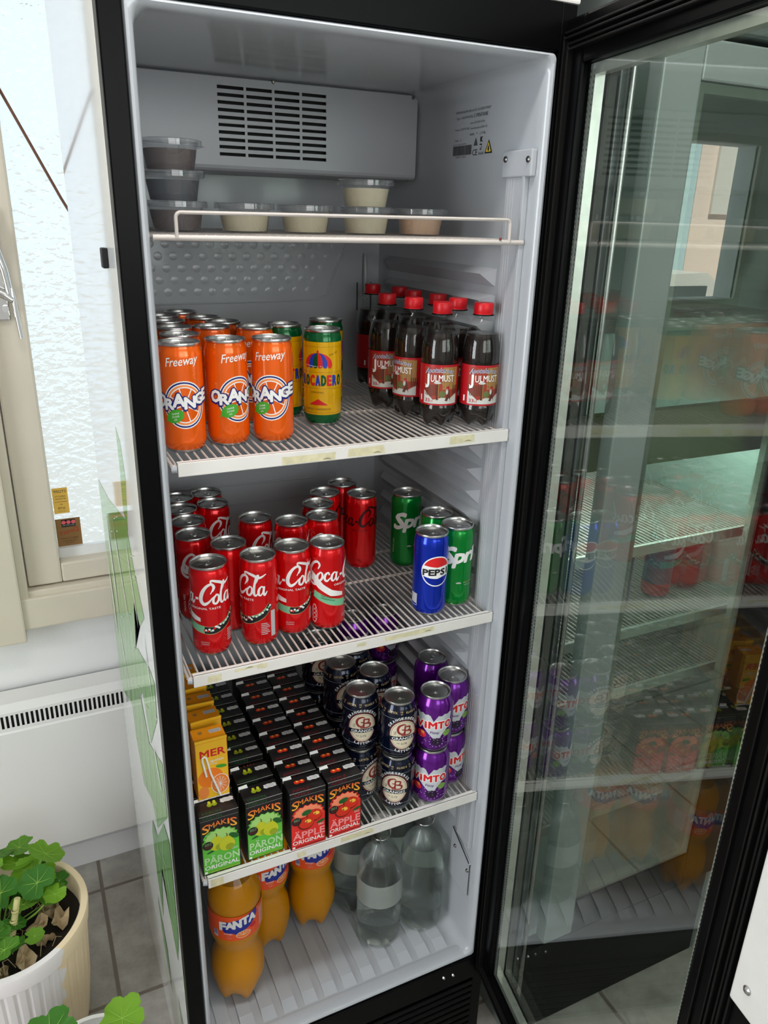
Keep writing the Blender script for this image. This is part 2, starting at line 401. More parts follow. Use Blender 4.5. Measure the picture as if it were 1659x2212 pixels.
def rough_glass():
    """patterned privacy glass: light scattered straight on through pebbled surface"""
    m=bpy.data.materials.new('pebbled_glass'); m.use_nodes=True; nt=m.node_tree; nt.nodes.clear(); N=nt.nodes.new; K=nt.links.new; M['pebbled_glass']=m
    out=N('ShaderNodeOutputMaterial'); r=N('ShaderNodeBsdfRefraction'); r.inputs['IOR'].default_value=1.35; r.inputs['Roughness'].default_value=.12; r.inputs[0].default_value=(.97,.99,1,1)
    g=N('ShaderNodeBsdfGlossy'); g.inputs['Roughness'].default_value=.1; t=N('ShaderNodeBsdfTranslucent'); t.inputs[0].default_value=(.95,.98,1,1)
    tc=N('ShaderNodeTexCoord'); mp=N('ShaderNodeMapping'); mp.inputs['Scale'].default_value=(1,1,1.5); mp.inputs['Rotation'].default_value=(0,.5,0)
    n=N('ShaderNodeTexVoronoi'); n.feature='SMOOTH_F1'; n.inputs['Scale'].default_value=52; n.inputs['Smoothness'].default_value=.6
    wz=N('ShaderNodeTexNoise'); wz.inputs['Scale'].default_value=45; mixv=N('ShaderNodeVectorMath'); mixv.operation='MULTIPLY_ADD'; mixv.inputs[1].default_value=(.03,.03,.03)
    K(tc.outputs['Object'],mp.inputs[0]); K(mp.outputs[0],wz.inputs['Vector']); K(wz.outputs['Color'],mixv.inputs[0]); K(mp.outputs[0],mixv.inputs[2]); K(mixv.outputs[0],n.inputs['Vector'])
    bp=N('ShaderNodeBump'); bp.inputs['Strength'].default_value=1; bp.inputs['Distance'].default_value=.010; K(n.outputs['Distance'],bp.inputs['Height'])
    for q in (r,g): K(bp.outputs[0],q.inputs['Normal'])
    m1=N('ShaderNodeMixShader'); m1.inputs[0].default_value=.25; m2=N('ShaderNodeMixShader'); m2.inputs[0].default_value=.06
    K(r.outputs[0],m1.inputs[1]); K(t.outputs[0],m1.inputs[2]); K(m1.outputs[0],m2.inputs[1]); K(g.outputs[0],m2.inputs[2]); K(m2.outputs[0],out.inputs[0])
rough_glass()
# ================================================================ ROOM
def wall_holes(axis,pos,th,a0,a1,z0,z1,holes,name,m='wall_paint'):
    """wall slab with rectangular holes [(a0,a1,z0,z1)], thickness th outward"""
    mb=MB(); As=sorted({a0,a1}|{h[0] for h in holes}|{h[1] for h in holes}); Zs=sorted({z0,z1}|{h[2] for h in holes}|{h[3] for h in holes})
    for i in range(len(As)-1):
        for j in range(len(Zs)-1):
            ca,cz=(As[i]+As[i+1])/2,(Zs[j]+Zs[j+1])/2
            if any(h[0]<ca<h[1] and h[2]<cz<h[3] for h in holes): continue
            if axis=='y': mb.box((As[i],pos,Zs[j]),(As[i+1],pos+th,Zs[j+1]),m)
            else: mb.box((pos,As[i],Zs[j]),(pos+th,As[i+1],Zs[j+1]),m)
    return struct(mb,name)
W1=(3.66,4.26,.96,1.89)
wall_holes('y',YB,.16,XL,XR,ZF,ZC,[(-.175,.92,.585,2.1)],'wall_back')
wall_holes('y',YF,-.16,XL,XR,ZF,ZC,[(-.65,2.15,1.15,2.32),W1],'wall_front')
wall_holes('x',XL,-.16,YF,YB,ZF,ZC,[(-1.30,-.30,.4,2.1)],'wall_left')
struct(MB().box((XR,YF,ZF),(XR+.15,YB,ZC),'wall_paint'),'wall_right')
struct(MB().box((XL-.2,YF-.2,ZF-.1),(XR+.2,YB+.2,ZF),'floor_tile'),'floor')
struct(MB().box((XL-.6,YF-.2,ZC),(XR+.6,YB+1.9,ZC+.1),'ceiling_paint'),'ceiling')  # overhang past the back wall added to keep sun off that window
struct(MB().box((XL,YB-.014,ZF),(XR,YB,-.185),'skirting_white',.003),'baseboard_back')
# back window: cream casing, sash, pebbled pane
mb=MB(); F='frame_cream'
mb.box((-.34,.800,.498),(1.0,.86,.575),F,.004)           # lower casing board
mb.box((-.34,.792,.470),(-.205,.86,2.3),F,.004)          # left casing board
mb.box((-.215,.806,.560),(-.188,.86,2.3),F,.003)
mb.box((-.215,.812,.560),(1.0,.86,.588),F,.003)          # sill strip
mb.box((-.34,.792,2.1),(1.0,.86,2.3),F,.004)
wf=struct(mb,'window_1')
mb=MB(); mb.box((-.186,.828,.592),(-.113,.885,2.1),F,.005); mb.box((-.113,.828,.592),(.92,.885,.640),F,.005); mb.box((-.113,.828,2.04),(.92,.885,2.1),F,.005)
sash=mb.build('window_sash',wf)
mb=MB(); mb.quad((-.113,.872,.640),(.92,.872,.640),(.92,.872,2.04),(-.113,.872,2.04),'pebbled_glass'); mb.build('window_pane',wf,fix=False)
mb=MB()
for z in (.646,.653,.660): mb.box((-.113,.862,z),(.92,.866,z+.0014),'ink_grey')
mb.box((-.113,.858,.640),(.92,.870,.664),'ink_white'); mb.build('glazing_strip',wf)
# outside of the back window: ground slab
M['ground_out']=mat('ground_out',rgb(92,97,96),.9)
struct(MB().box((-14,YB+.25,ZF-.5),(16,14,ZF-.35),'ground_out'),'outdoor_ground_1')
# espagnolette handle
h=empty('window_handle',(0,0,0)); h.parent=wf
mb=MB(); mb.box((-.175,.815,1.19),(-.142,.829,1.40),'chrome',.004); mb.build('handle_plate',h)
mb=MB(); mb.tube([(-.160,.806,1.36),(-.152,.800,1.33),(-.143,.800,1.29),(-.137,.800,1.235)],[.006,.008,.008,.007],'chrome',12); mb.build('handle_rod',h)
mb=MB(); mb.tube([(-.168,.806,1.252),(-.148,.800,1.243),(-.134,.797,1.232)],[.010,.009,.007],'chrome',12); mb.tube([(-.1335,.796,1.256),(-.1325,.796,1.235),(-.1310,.796,1.200),(-.1280,.796,1.158)],[.0025,.004,.0042,.0040],'chrome',10); mb.build('handle_lever',h)
mb=MB(); mb.tube([(-.150,.806,1.215),(-.150,.816,1.215)],.0065,'steel',12); mb.build('screw',h)
# stickers on the pane (seen from behind)
s1=empty('warning_sticker',(-.0935,.8700,.7770),0,'yellow stop sticker with mirrored writing on the patterned window pane','sticker')
MB().box((-.0165,0,-.031),(.0165,.0006,.031),'sticker_orange',.0).build('backing',s1)
d=Deco(); d.text('STOPP',0,.019,.007,'ink_grey',2,w=.027,mirror=True)
for i,(t,z) in enumerate([('INBROTTS',.009),('SKYDDAD',.003),('av',-.010)]): d.text(t,0,z,.0035,'ink_grey',2,w=.022 if i<2 else .006,mirror=True)
d.text('24 FOR',0,-.021,.006,'ink_grey',2,w=.016,mirror=True); d.rect(-.013,-.003,.013,-.0022,'ink_grey',2); d.rect(-.008,-.026,.008,-.0254,'ink_grey',2)
d.build('lettering',planemap((0,0,0),(1,0,0),(0,0,1),(0,-1,0)),s1)
s2=empty('alarm_sticker',(-.0845,.8702,.695),0,'brown alarm sticker with three pink dots low on the window pane','sticker')
MB().box((-.027,0,-.037),(.027,.0006,.037),'sticker_brown').build('backing',s2)
d=Deco(); d.rect(-.014,.016,.016,.034,'ink_black',1)
for k in range(3): d.ell(-.009+.0105*k,.0275,.0046,.0046,'sticker_pink',3)
d.text('SECURITAS',.001,.0185,.0035,'pale_grey',3,w=.026,mirror=True); d.rect(-.009,.0268,.013,.028,'sticker_red',2)
d.text('Direct',.002,.000,.012,'sticker_red',2,w=.042,shear=.3,slope=-.16,mirror=True)
d.text('INBROTTSLARM',0,-.014,.0035,'stem_brown',2,w=.038,mirror=True); d.text('med uppkoppling',0,-.0195,.003,'stem_brown',2,w=.030,mirror=True); d.text('och utryckning',0,-.0245,.003,'stem_brown',2,w=.020,mirror=True)
d.build('lettering',planemap((0,0,0),(1,0,0),(0,0,1),(0,-1,0)),s2)
o=MB().tube([(-.32,.865,2.05),(-.20,.850,1.79),(-.11,.843,1.62),(-.02,.840,1.425),(.05,.84,1.29)],.0028,'cord_brown').build('window_cord'); tag(o,'thin brown cord hanging slantwise in front of the bright window','cord')
# front window (reflected in the glass) with the street outside
mb=MB(); x0,x1,z0,z1=W1
for a,b in [((x0-.05,YF-.02,z0-.05),(x1+.05,YF+.02,z0)),((x0-.05,YF-.02,z1),(x1+.05,YF+.02,z1+.05)),((x0-.05,YF-.02,z0),(x0,YF+.02,z1)),((x1,YF-.02,z0),(x1+.05,YF+.02,z1))]: mb.box(a,b,F,.004)
struct(mb,'window_2')
mb=MB()
for a,b in [((-.7,YF-.03,1.1),(2.2,YF+.02,1.15)),((-.7,YF-.03,2.32),(2.2,YF+.02,2.37)),((-.7,YF-.03,1.15),(-.65,YF+.02,2.32)),((2.15,YF-.03,1.15),(2.2,YF+.02,2.32)),((.72,YF-.03,1.15),(.78,YF+.02,2.32))]: mb.box(a,b,F,.004)
struct(mb,'window_3')
mb=MB()
for a,b in [((XL-.03,-1.35,.35),(XL+.02,-.25,.4)),((XL-.03,-1.35,2.1),(XL+.02,-.25,2.15)),((XL-.03,-1.35,.4),(XL+.02,-1.30,2.1)),((XL-.03,-.30,.4),(XL+.02,-.25,2.1)),((XL-.03,-.82,.4),(XL+.02,-.78,2.1))]: mb.box(a,b,F,.004)
struct(mb,'window_4')
mat('facade_pink',rgb(244,222,212),.9); mat('facade_blue',rgb(190,218,226),.9); mat('asphalt',rgb(170,150,140),.9); mat('van_white',rgb(225,220,215),.3); mat('foliage',rgb(60,110,50),.9)
struct(MB().box((3.0,-11,ZF-.6),(14,-3.3,ZF-.5),'asphalt'),'outdoor_ground_2')  # street ground outside the front window
bd=empty('street_house',(0,0,0),0,'pale pink house across the street seen mirrored in the cooler glass','building')
MB().box((9.95,-11,ZF-.5),(18,-9,4.5),'facade_pink').build('wall',bd); MB().box((3.0,-11,ZF-.5),(9.95,-9.02,4.5),'facade_blue').build('wall',bd)
mb=MB()
for k in range(4): mb.box((10.3+k*.9,-9,1.6),(10.7+k*.9,-8.95,2.9),'van_white')
mb.build('window',bd)
mb=MB(); mb.add([(3.2,-7,.1),(3.6,-7,.75),(4.4,-7,1.3),(6.6,-7,1.35),(7.4,-7,.8),(7.8,-7,.1),(3.2,-5.4,.1),(3.6,-5.4,.75),(4.4,-5.4,1.3),(6.6,-5.4,1.35),(7.4,-5.4,.8),(7.8,-5.4,.1)],[(0,1,2,3,4,5),(11,10,9,8,7,6),(0,6,7,1),(1,7,8,2),(2,8,9,3),(3,9,10,4),(4,10,11,5),(0,5,11,6)],'van_white')
car=mb.build('car_body'); cr=empty('parked_car',(0,0,-.4),0,'pale parked car outside, mirrored in the neighbouring cooler glass','car'); car.parent=cr
mb=MB()
for x in (4.1,6.9): mb.tube([(x,-5.38,.1),(x,-5.6,.1)],.32,'black_matt',20)
mb.build('wheel',cr); mb=MB(); mb.box((4.3,-5.39,.78),(6.6,-5.37,1.22),'ink_grey'); mb.build('side_window',cr)
# added ceiling light, out of view, for steep light into the cooler
cl=empty('added_ceiling_light',(.25,-.42,ZC),0,'long added ceiling light, unseen, in front of the cooler','light')
mb=MB(); mb.box((-.65,-.09,-.045),(.65,.09,-.001),'radiator_white',.004); mb.build('housing',cl)
mat('added_lamp_glow',rgb(245,245,240),.4,emit=(1,.98,.94),es=3.0)
mb=MB(); mb.box((-.62,-.075,-.052),(.62,.075,-.045),'added_lamp_glow'); mb.build('diffuser',cl)
ll=bpy.data.lights.new('added_ceiling_glow','AREA'); ll.shape='RECTANGLE'; ll.size=1.2; ll.size_y=.14; ll.energy=12.5; ll.color=(1,.975,.94)
lo=bpy.data.objects.new('added_ceiling_glow',ll); COL.objects.link(lo); lo.parent=cl; lo.location=(0,0,-.056)
# ================================================================ RADIATOR
rad=empty('wall_radiator',(-.30,.78,0),0,'white panel heater with a slotted top edge under the window','radiator')
mb=MB(); R='radiator_white'; X0,X1,y0,y1,zb,zt=-.75,1.05,-.006,.062,-.115,.326
def plate(mb,X0,X1,Z0,Z1,slots,y,m):
    Xs=sorted({X0,X1}|{s[0] for s in slots}|{s[1] for s in slots}); Zs=sorted({Z0,Z1}|{s[2] for s in slots}|{s[3] for s in slots})
    S={(round(s[0],5),round(s[2],5)) for s in slots}
    for j in range(len(Zs)-1):
        run=None
        for i in range(len(Xs)-1):
            hole=(round(Xs[i],5),round(Zs[j],5)) in S
            if not hole and run is None: run=Xs[i]
            if hole and run is not None: mb.quad((run,y,Zs[j]),(Xs[i],y,Zs[j]),(Xs[i],y,Zs[j+1]),(run,y,Zs[j+1]),m); run=None
        if run is not None: mb.quad((run,y,Zs[j]),(X1,y,Zs[j]),(X1,y,Zs[j+1]),(run,y,Zs[j+1]),m)
sl=[(.281-.01068*k,.2868-.01068*k,.266,.299) for k in range(88)]
plate(mb,X0,X1,.256,.306,sl,y0,R)
mb.quad((X0,y0,.306),(X1,y0,.306),(X1,y0+.008,.326),(X0,y0+.008,.326),R); mb.quad((X0,y0+.008,.326),(X1,y0+.008,.326),(X1,y1,.326),(X0,y1,.326),R)
mb.quad((X0,y0,.256),(X1,y0,.256),(X1,y0-.003,.252),(X0,y0-.003,.252),R); mb.box((X0,y0-.003,zb),(X1,y1,.252),R); mb.quad((X1,y0,.25),(X1,y1,.25),(X1,y1,.326),(X1,y0,.326),R)
mb.build('panel',rad,fix=False)
MB().box((X0,y0+.012,.2525),(X1,y1-.005,.31),'ink_black').build('slot_shade_block',rad)  # black block inside; its colour stands for the shade behind the slots
# ================================================================ DRINKS COOLER
CW,CH=.546,1.612
ck=empty('drinks_cooler',(.27,.3,ZF),0,'tall upright drinks cooler with its glass door standing open','cooler')
O=Vector((-.27,-.3,-ZF))
def ckp(mb,name,fix=True,par=None):
    o=mb.build(name,ck if par is None else par,fix=fix)
    if par is None: o.location=O
    return o
# outer case
ex=.0262
mb=MB(); mb.box((-ex,.024,ZF),(-ex+.004,.622,1.9),'case_white',.0015); mb.box((-ex+.0041,.60,ZF),(.5709,.6215,1.884),'case_white'); mb.box((.571,.035,ZF),(.575,.622,1.9),'case_white'); mb.box((-ex+.0041,.032,1.885),(.5709,.6215,1.9),'case_white'); ckp(mb,'outer_case')
mb=MB(); mb.box((-ex,.0,1.669),(.576,.03,1.9),'rail_white',.003); ckp(mb,'canopy')
# black front frame
mb=MB(); K='black_frame'
mb.box((-ex,-.004,ZF+.03),(-.0005,.024,1.668),K,.002); mb.box((-.0005,-.004,1.6125),(.5465,.03,1.668),K,.002); mb.box((.5465,-.002,ZF+.03),(.5705,.03,1.668),K,.002)
ckp(mb,'front_frame')
mb=MB()
mb.box((-.0005,-.006,-.06),(.5465,.03,-.0008),K,.002)
for k in range(9): mb.box((.0,-.004,-.085-.018*k),(.546,.02,-.072-.018*k),K,.002)
mb.box((.0,.012,ZF+.01),(.546,.024,-.06),'black_matt'); ckp(mb,'kick_grille')
mb=MB()
for x,z in ((.473,-.024),(.495,-.0275)): mb.lathe([(0,-.0062),(.0032,-.0062),(.0034,-.0040),(.0034,0)],'chrome',16)
o=None
for x,z in ((.473,-.024),(.495,-.0275)):
    mb=MB(); mb.lathe([(.00001,.003),(.002,.0027),(.0034,.001),(.0034,-.002)],'chrome',16); o=mb.build('screw',ck); o.location=O+Vector((x,-.007,z)); o.rotation_euler=(PI/2,0,0)
# liner
def rrect(x0,x1,z0,z1,r,n=5):
    P=[]
    for cx,cz,a in ((x1-r,z0+r,-PI/2),(x1-r,z1-r,0),(x0+r,z1-r,PI/2),(x0+r,z0+r,PI)):
        for k in range(n+1): t=a+PI/2*k/n; P.append((cx+r*math.cos(t),cz+r*math.sin(t)))
    return P
loops=[]
def lp(x0,x1,z0,z1,r,y): loops.append([(x,y,z) for x,z in rrect(x0,x1,z0,z1,r)])
lp(0,CW,0,CH,.006,.026); lp(0,CW,0,CH,.006,.002); lp(.002,CW-.002,.002,CH-.002,.007,-.002); lp(.005,CW-.005,.005,CH-.004,.010,-.003); lp(.008,CW-.008,.008,CH-.007,.014,-.001)
lp(.0108,CW-.0108,.010,CH-.0095,.018,.006); lp(.0115,CW-.0112,.008,CH-.0098,.022,.020); lp(.0115,CW-.0115,.008,CH-.0098,.024,.30); lp(.012,CW-.0120,.008,CH-.0098,.024,.485); lp(.018,CW-.018,.014,CH-.015,.024,.498); lp(.03,CW-.03,.025,CH-.025,.02,.500)
n=len(loops[0]); vs=[p for L in loops for p in L]; fs=[]
for i in range(len(loops)-1):
    for k in range(n): fs.append((i*n+k,i*n+(k+1)%n,(i+1)*n+(k+1)%n,(i+1)*n+k))
fs.append(tuple((len(loops)-1)*n+k for k in range(n))); mb=MB(); mb.add(vs,fs,'liner_white',True)
liner=ckp(mb,'liner')
# moulded ribs on both side walls (saw-tooth ledges)
for sx in (1,-1):
    mb=MB(); z=1.3377
    while z>.28:
        xw=.5345 if sx==1 else .0117; out=-.013*sx
        ya,yb=.086,.462
        A=[(xw,yb,z),(xw,ya,z),(xw+out,ya+.028,z-.0095),(xw+out,yb-.010,z-.0095),(xw,yb,z-.027),(xw,ya+.002,z-.027)]
        mb.add(A,[(0,1,2,3),(3,2,5,4),(1,5,2),(0,3,4)],'liner_matt')
        z-=.0396
    ckp(mb,'wall_ribs',fix=False)
# floor ridges, front slopes lengthened to catch more light
mb=MB()
for x in [.035+.0405*k for k in range(13)]:
    if x+.026>.528: break
    xa,xb=x-.0135+.007,x+.0135+.007
    mb.add([(xa,.030,.0082),(xb,.030,.0082),(xb-.001,.054,.0135),(xa+.001,.054,.0135),(xa,.47,.0082),(xb,.47,.0082),(xb-.002,.462,.0135),(xa+.002,.462,.0135)],[(0,1,2,3),(3,2,6,7),(1,5,6,2),(0,3,7,4),(7,6,5,4)],'liner_white')
ckp(mb,'floor_ridges',fix=False)
# front sill step inside
mb=MB(); mb.add([(.014,.004,.0085),(.533,.004,.0085),(.533,.020,.0105),(.014,.020,.0105),(.533,.027,.0083),(.014,.027,.0083)],[(0,1,2,3),(3,2,4,5)],'liner_white',True); ckp(mb,'sill_step',fix=False)
# evaporator cover with 4 x 10 slots
mb=MB(); ye=.360; sl=[]
for c in range(4):
    for r in range(10):
        x=.1855+c*.0455; zz=1.5875-r*.01035; sl.append((x,x+.0415,zz-.0048,zz))
plate(mb,.014,.530,1.476,1.599,sl,ye,'liner_matt')
for a in sl:   # slot walls
    x0,x1,z0,z1=a
    for q in ([(x0,z0),(x1,z0)],[(x0,z1),(x1,z1)],[(x0,z0),(x0,z1)],[(x1,z0),(x1,z1)]):
        (xa,za),(xb,zb_)=q; mb.quad((xa,ye,za),(xb,ye,zb_),(xb,ye+.003,zb_),(xa,ye+.003,za),'liner_matt')
mb.quad((.014,ye,1.599),(.530,ye,1.599),(.530,ye+.010,1.603),(.014,ye+.010,1.603),'liner_matt')
P=[(ye,1.476),(ye+.002,1.4715),(ye+.006,1.4685),(ye+.012,1.4675),(.49,1.4675)]
for (ya,za),(yb_,zb_) in zip(P[:-1],P[1:]): mb.quad((.014,ya,za),(.530,ya,za),(.530,yb_,zb_),(.014,yb_,zb_),'liner_matt')
vs=[(.530,y,z) for y,z in P]+[(.530,.49,1.603),(.530,ye+.010,1.603),(.530,ye,1.599)]; mb.add(vs,[tuple(range(len(vs)))],'liner_matt')
ev=ckp(mb,'evaporator_cover',fix=False)
mb=MB(); mb.box((.17,ye+.012,1.47),(.40,ye+.030,1.597),'recess_shade_black'); mb.tube([(.172,ye+.008,1.537),(.378,ye+.008,1.537)],.0025,'steel'); mb.build('slot_backing',ev)  # near-black block behind the slots, recess shade put into its colour
for x,z in ((.275,1.5985),(.521,1.596)):
    mb=MB(); mb.lathe([(.00001,.0022),(.002,.002),(.003,.0005),(.003,-.001)],'steel_dark',14); o=mb.build('screw',ev); o.location=(x,ye-.0005,z); o.rotation_euler=(PI/2,0,0)
# embossed dots, trapezoid rim and clip on the back wall
mb=MB()
for r in range(5):
    z=1.353-.0205*r
    for c in range(14):
        x=.090+.0265*c+(.013 if r%2 else 0)
        if x<.462-.014*r and x>.02:
            mb.lathe([(.0074,0),(.0064,.0002),(.0045,.0004),(.0018,.0005),(.00001,.0005)],'liner_white',14)
            for q in range(len(mb.v)-14*5,len(mb.v)):
                vx,vy,vz=mb.v[q]; mb.v[q]=(x+vx,.4995-vz,z+vy)
mb.tube([(.05,.4992,1.250),(.30,.4992,1.252),(.395,.4992,1.254),(.418,.4992,1.262),(.428,.4992,1.290),(.446,.4992,1.330),(.462,.4992,1.360)],.0022,'liner_white',6)
mb.tube([(.05,.4992,.90),(.385,.4992,.893),(.400,.4992,.902),(.403,.4992,.93),(.403,.4992,1.06)],.0022,'liner_white',6)
mb.tube([(.05,.4992,.853),(.30,.4992,.853),(.47,.4992,.853)],.0014,'liner_white',6)
for x in (.44,.462,.484): mb.tube([(x,.4996,.80),(x,.4996,1.05)],.0008,'pale_grey',5)
ckp(mb,'back_embossing',fix=False)
mb=MB(); mb.box((.4815,.497,1.232),(.4835,.5,1.285),'ink_grey'); mb.box((.511,.497,1.234),(.513,.5,1.285),'ink_grey'); mb.tube([(.497,.495,1.34),(.497,.492,1.30),(.497,.493,1.262)],[.003,.005,.004],'liner_white',8); mb.tube([(.486,.497,1.268),(.492,.495,1.258),(.497,.494,1.256),(.502,.495,1.258),(.508,.497,1.268)],.0012,'pale_grey',6); mb.box((.4955,.496,1.234),(.4985,.499,1.257),'liner_matt'); ckp(mb,'sensor_clip')
# right-front cable duct with screwed brackets
xw=.5345
mb=MB(); mb.box((xw-.006,.026,.262),(xw+.0005,.072,1.466),'liner_matt',.002); mb.box((xw-.0085,.022,.262),(xw,.028,1.466),'liner_matt',.001)
for y in (.050,.056,.062): mb.box((xw-.0066,y,.262),(xw-.005,y+.0008,1.466),'pale_grey')
ckp(mb,'light_duct')
mb=MB(); mb.box((xw-.009,.008,1.4635),(xw,.080,1.4985),'liner_matt',.002); br=ckp(mb,'duct_bracket')
for y,z in ((.0707,1.4875),(.0153,1.4852)):
    mb=MB(); mb.lathe([(.00001,.003),(.0022,.0026),(.0042,.001),(.0044,-.001)],'steel_dark',16); o=mb.build('screw',br); o.location=(xw-.0095,y,z); o.rotation_euler=(0,-PI/2,0)
mb=MB(); mb.add([(xw-.004,.088,.262),(xw-.004,.020,.222),(xw-.004,.020,.14),(xw-.004,.095,.14),(xw,.088,.262),(xw,.020,.222)],[(0,1,2,3),(0,4,5,1)],'liner_matt'); mb.tube([(xw-.005,.086,.2635),(xw-.005,.020,.2265)],.0012,'ink_black',6); br=ckp(mb,'lower_bracket',fix=False)
for y,z in ((.0738,.2239),(.0245,.205)):
    mb=MB(); mb.lathe([(.00001,.003),(.002,.0026),(.0036,.001),(.0038,-.001)],'steel_dark',16); o=mb.build('screw',br); o.location=(xw-.005,y,z); o.rotation_euler=(0,-PI/2,0)
# rating label printed on the right wall   (u runs from back (left) to front (right) )
d=Deco()
def rt(t,u,v,h,w,m='ink_grey',bold=0,L=1): d.text(t,u+w/2,v,h,m,L,w=w,bold=bold)
rt('KLIMASAN KLIMA SAN. ve TIC. A.S 35030 TURKEY',.006,.050,.0034,.102)
rt('Type  : USS 374 DTKL',.008,.042,.0032,.050); rt('C-PENTANE',.060,.0415,.0052,.040,bold=.01)
rt('Input 220-240V 50 Hz',.052,.033,.003,.040); rt('Model  C 370747 HQ',.006,.026,.003,.042); rt('Power/Consumption 280W 1.3A',.052,.0255,.003,.048)
rt('R600a',.052,.017,.003,.012); rt('M',.071,.0175,.003,.003); rt('g 70/0g',.080,.0175,.003,.016); rt('Class  : 4',.006,.011,.003,.020); rt('Serial number 000000',.002,.0055,.0018,.040)
u=.002
random.seed(3)
while u<.058:
    wd=random.choice((.0006,.001,.0016)); d.rect(u,-.0095,u+wd,.0042,'ink_grey',1); u+=wd+random.choice((.0005,.0008))
rt('15791 110211',.012,-.0135,.0028,.032); d.poly([(.064,.002),(.076,.002),(.070,.0135)],'ink_grey'); rt('CE',.062,-.0115,.0085,.014,bold=.01)
d.poly([(.083,.0135),(.090,.0135),(.083,.0065),(.090,.0065)],'ink_grey'); d.rect(.082,.002,.088,.0038,'ink_black'); d.stroke([(.083,-.002,.0008),(.085,-.0045,.0012),(.088,.001,.0008)],'ink_black'); rt('RoHS',.080,-.0115,.004,.014)
d.poly([(.097,-.0105),(.118,-.0105),(.1075,.0085)],'ink_black'); d.poly([(.1005,-.0085),(.1145,-.0085),(.1075,.005)],'sticker_yellow',2); d.ell(.1075,-.0045,.0022,.0032,'ink_black',3); d.poly([(.1055,-.003),(.1095,-.003),(.108,.002)],'ink_black',3)
lb=d.build('rating_print',planemap((xw-.0003,.2405,1.510),(0,-1,0),(0,0,1),(-1,0,0)),ck); lb.location=O
# green leaf graphic on the outside left panel  (u=y, v=z)
d=Deco()
G1=[[(.209,1.111),(.163,1.098),(.142,1.051),(.18,.953),(.214,.975),(.204,1.055)],[(.625,.9),(.436,.92),(.196,.968),(.149,.908),(.606,.709),(.615,.759)],
[(.599,.759),(.149,.908),(.08,.858),(.143,.812),(.195,.83),(.234,.724),(.615,.509),(.618,.642)],
[(.618,.509),(.21,.737),(.113,.764),(.068,.778),(.03,.776),(.046,.704),(.15,.59),(.2,.658),(.336,.547),(.404,.503),(.607,.413),(.618,.44)],
[(.404,.503),(.235,.626),(.175,.573),(.077,.617),(.028,.640),(.028,.578),(.028,.54),(.176,.392),(.214,.421),(.335,.363),(.398,.439)]]
G2=[[(.246,.351),(.19,.36),(.083,.482),(.028,.486),(.028,.30),(.066,.194),(.112,.233),(.15,.30)],[(.272,.30),(.246,.351),(.16,.33),(.198,.24),(.226,.13),(.262,.2)]]
for i,P in enumerate(G1): d.poly(P,'leaf_print',1+i)
for i,P in enumerate(G2): d.poly(P,'leaf_print_dark',7+i)
d.poly([(.30,.12),(.22,.05),(.20,-.05),(.24,-.02),(.28,.04)],'leaf_print_dark',9); d.poly([(.12,.05),(.05,-.02),(.04,-.16),(.09,-.10)],'leaf_print_dark',9)
random.seed(5)
W_=[((.52,.86),(.47,.66),.03),((.40,.90),(.30,.74),.03),((.22,.93),(.16,.80),.02),((.33,.80),(.22,.66),.022),((.50,.64),(.40,.52),.03),((.10,.83),(.07,.72),.014),((.27,.62),(.17,.50),.022),((.16,.58),(.09,.46),.016),((.35,.45),(.27,.37),.02),((.11,.40),(.06,.27),.012),((.21,.31),(.17,.20),.012),((.58,.74),(.55,.58),.03),((.12,.62),(.06,.56),.01)]
for i,((ya,za),(yb_,zb_),w_) in enumerate(W_): d.poly([(ya,za),((ya+yb_)/2+w_,(za+zb_)/2+.02),(yb_+w_*.4,zb_+.01),(yb_,zb_),((ya+yb_)/2-w_*.6,(za+zb_)/2-.02)],'case_white',10+i*.3)
for k in range(9):
    y=.05+.055*k; d.stroke([(y+.10,.30,.0012),(y+.03,.55,.0012),(y-.02,.80,.0012)],'print_line',15)
for k in range(26): a=random.uniform(.05,.45); z=random.uniform(.2,.95); d.stroke([(a,z,.0015),(a-.03,z+.012,.0015)],'print_line',16)
lb=d.build('leaf_graphic',planemap((-ex,0,0),(0,1,0),(0,0,1),(-1,0,0)),ck,clip=(.03,-.25,.62,1.2)); lb.location=O
mb=MB(); mb.box((-.0335,.092,1.338),(-.0262,.112,1.362),'black_matt',.002); ckp(mb,'hole_plug')
# ---------------------------------------------------------------- door
TH=math.radians(-99); DD=Vector((math.cos(TH),math.sin(TH),0)); DN=Vector((-math.sin(TH),math.cos(TH),0)); HP=Vector((.569,0,0))
door=empty('glass_door',(0,0,0)); door.parent=ck; door.matrix_parent_inverse=Matrix(); door.location=O+HP; door.rotation_euler=(0,0,TH)
# local frame of the door: x = along door, y = DN (outward), z up
mb=MB(); K='black_frame'; t0,t1=-.010,.034
mb.box((-.016,t0,-.060),(.047,t1,1.651),K,.004); mb.box((.526,t0,-.060),(.616,t1,1.651),K,.004); mb.box((.047,t0,1.595),(.526,t1,1.651),K,.004); mb.box((.047,t0,-.060),(.526,t1,-.015),K,.004)
mb.build('door_frame',door)
mb=MB()
for q,(w_,h_) in enumerate(((.004,.006),(.011,.009),(.018,.006),(.025,.010))):
    a=-.006+w_; e=.594-w_
    for x in (a,e): mb.box((x,t0-h_*.8,-.05+w_),(x+.003,t0+.001,1.641-w_),'gasket',.001)
    for z in (1.637-w_,-.048+w_): mb.box((a,t0-h_*.8,z),(e,t0+.001,z+.003),'gasket',.001)
for x in (.543,.560): mb.box((x,t0-.003,-.05),(x+.002,t0+.001,1.64),'gasket')
mb.build('gasket',door)
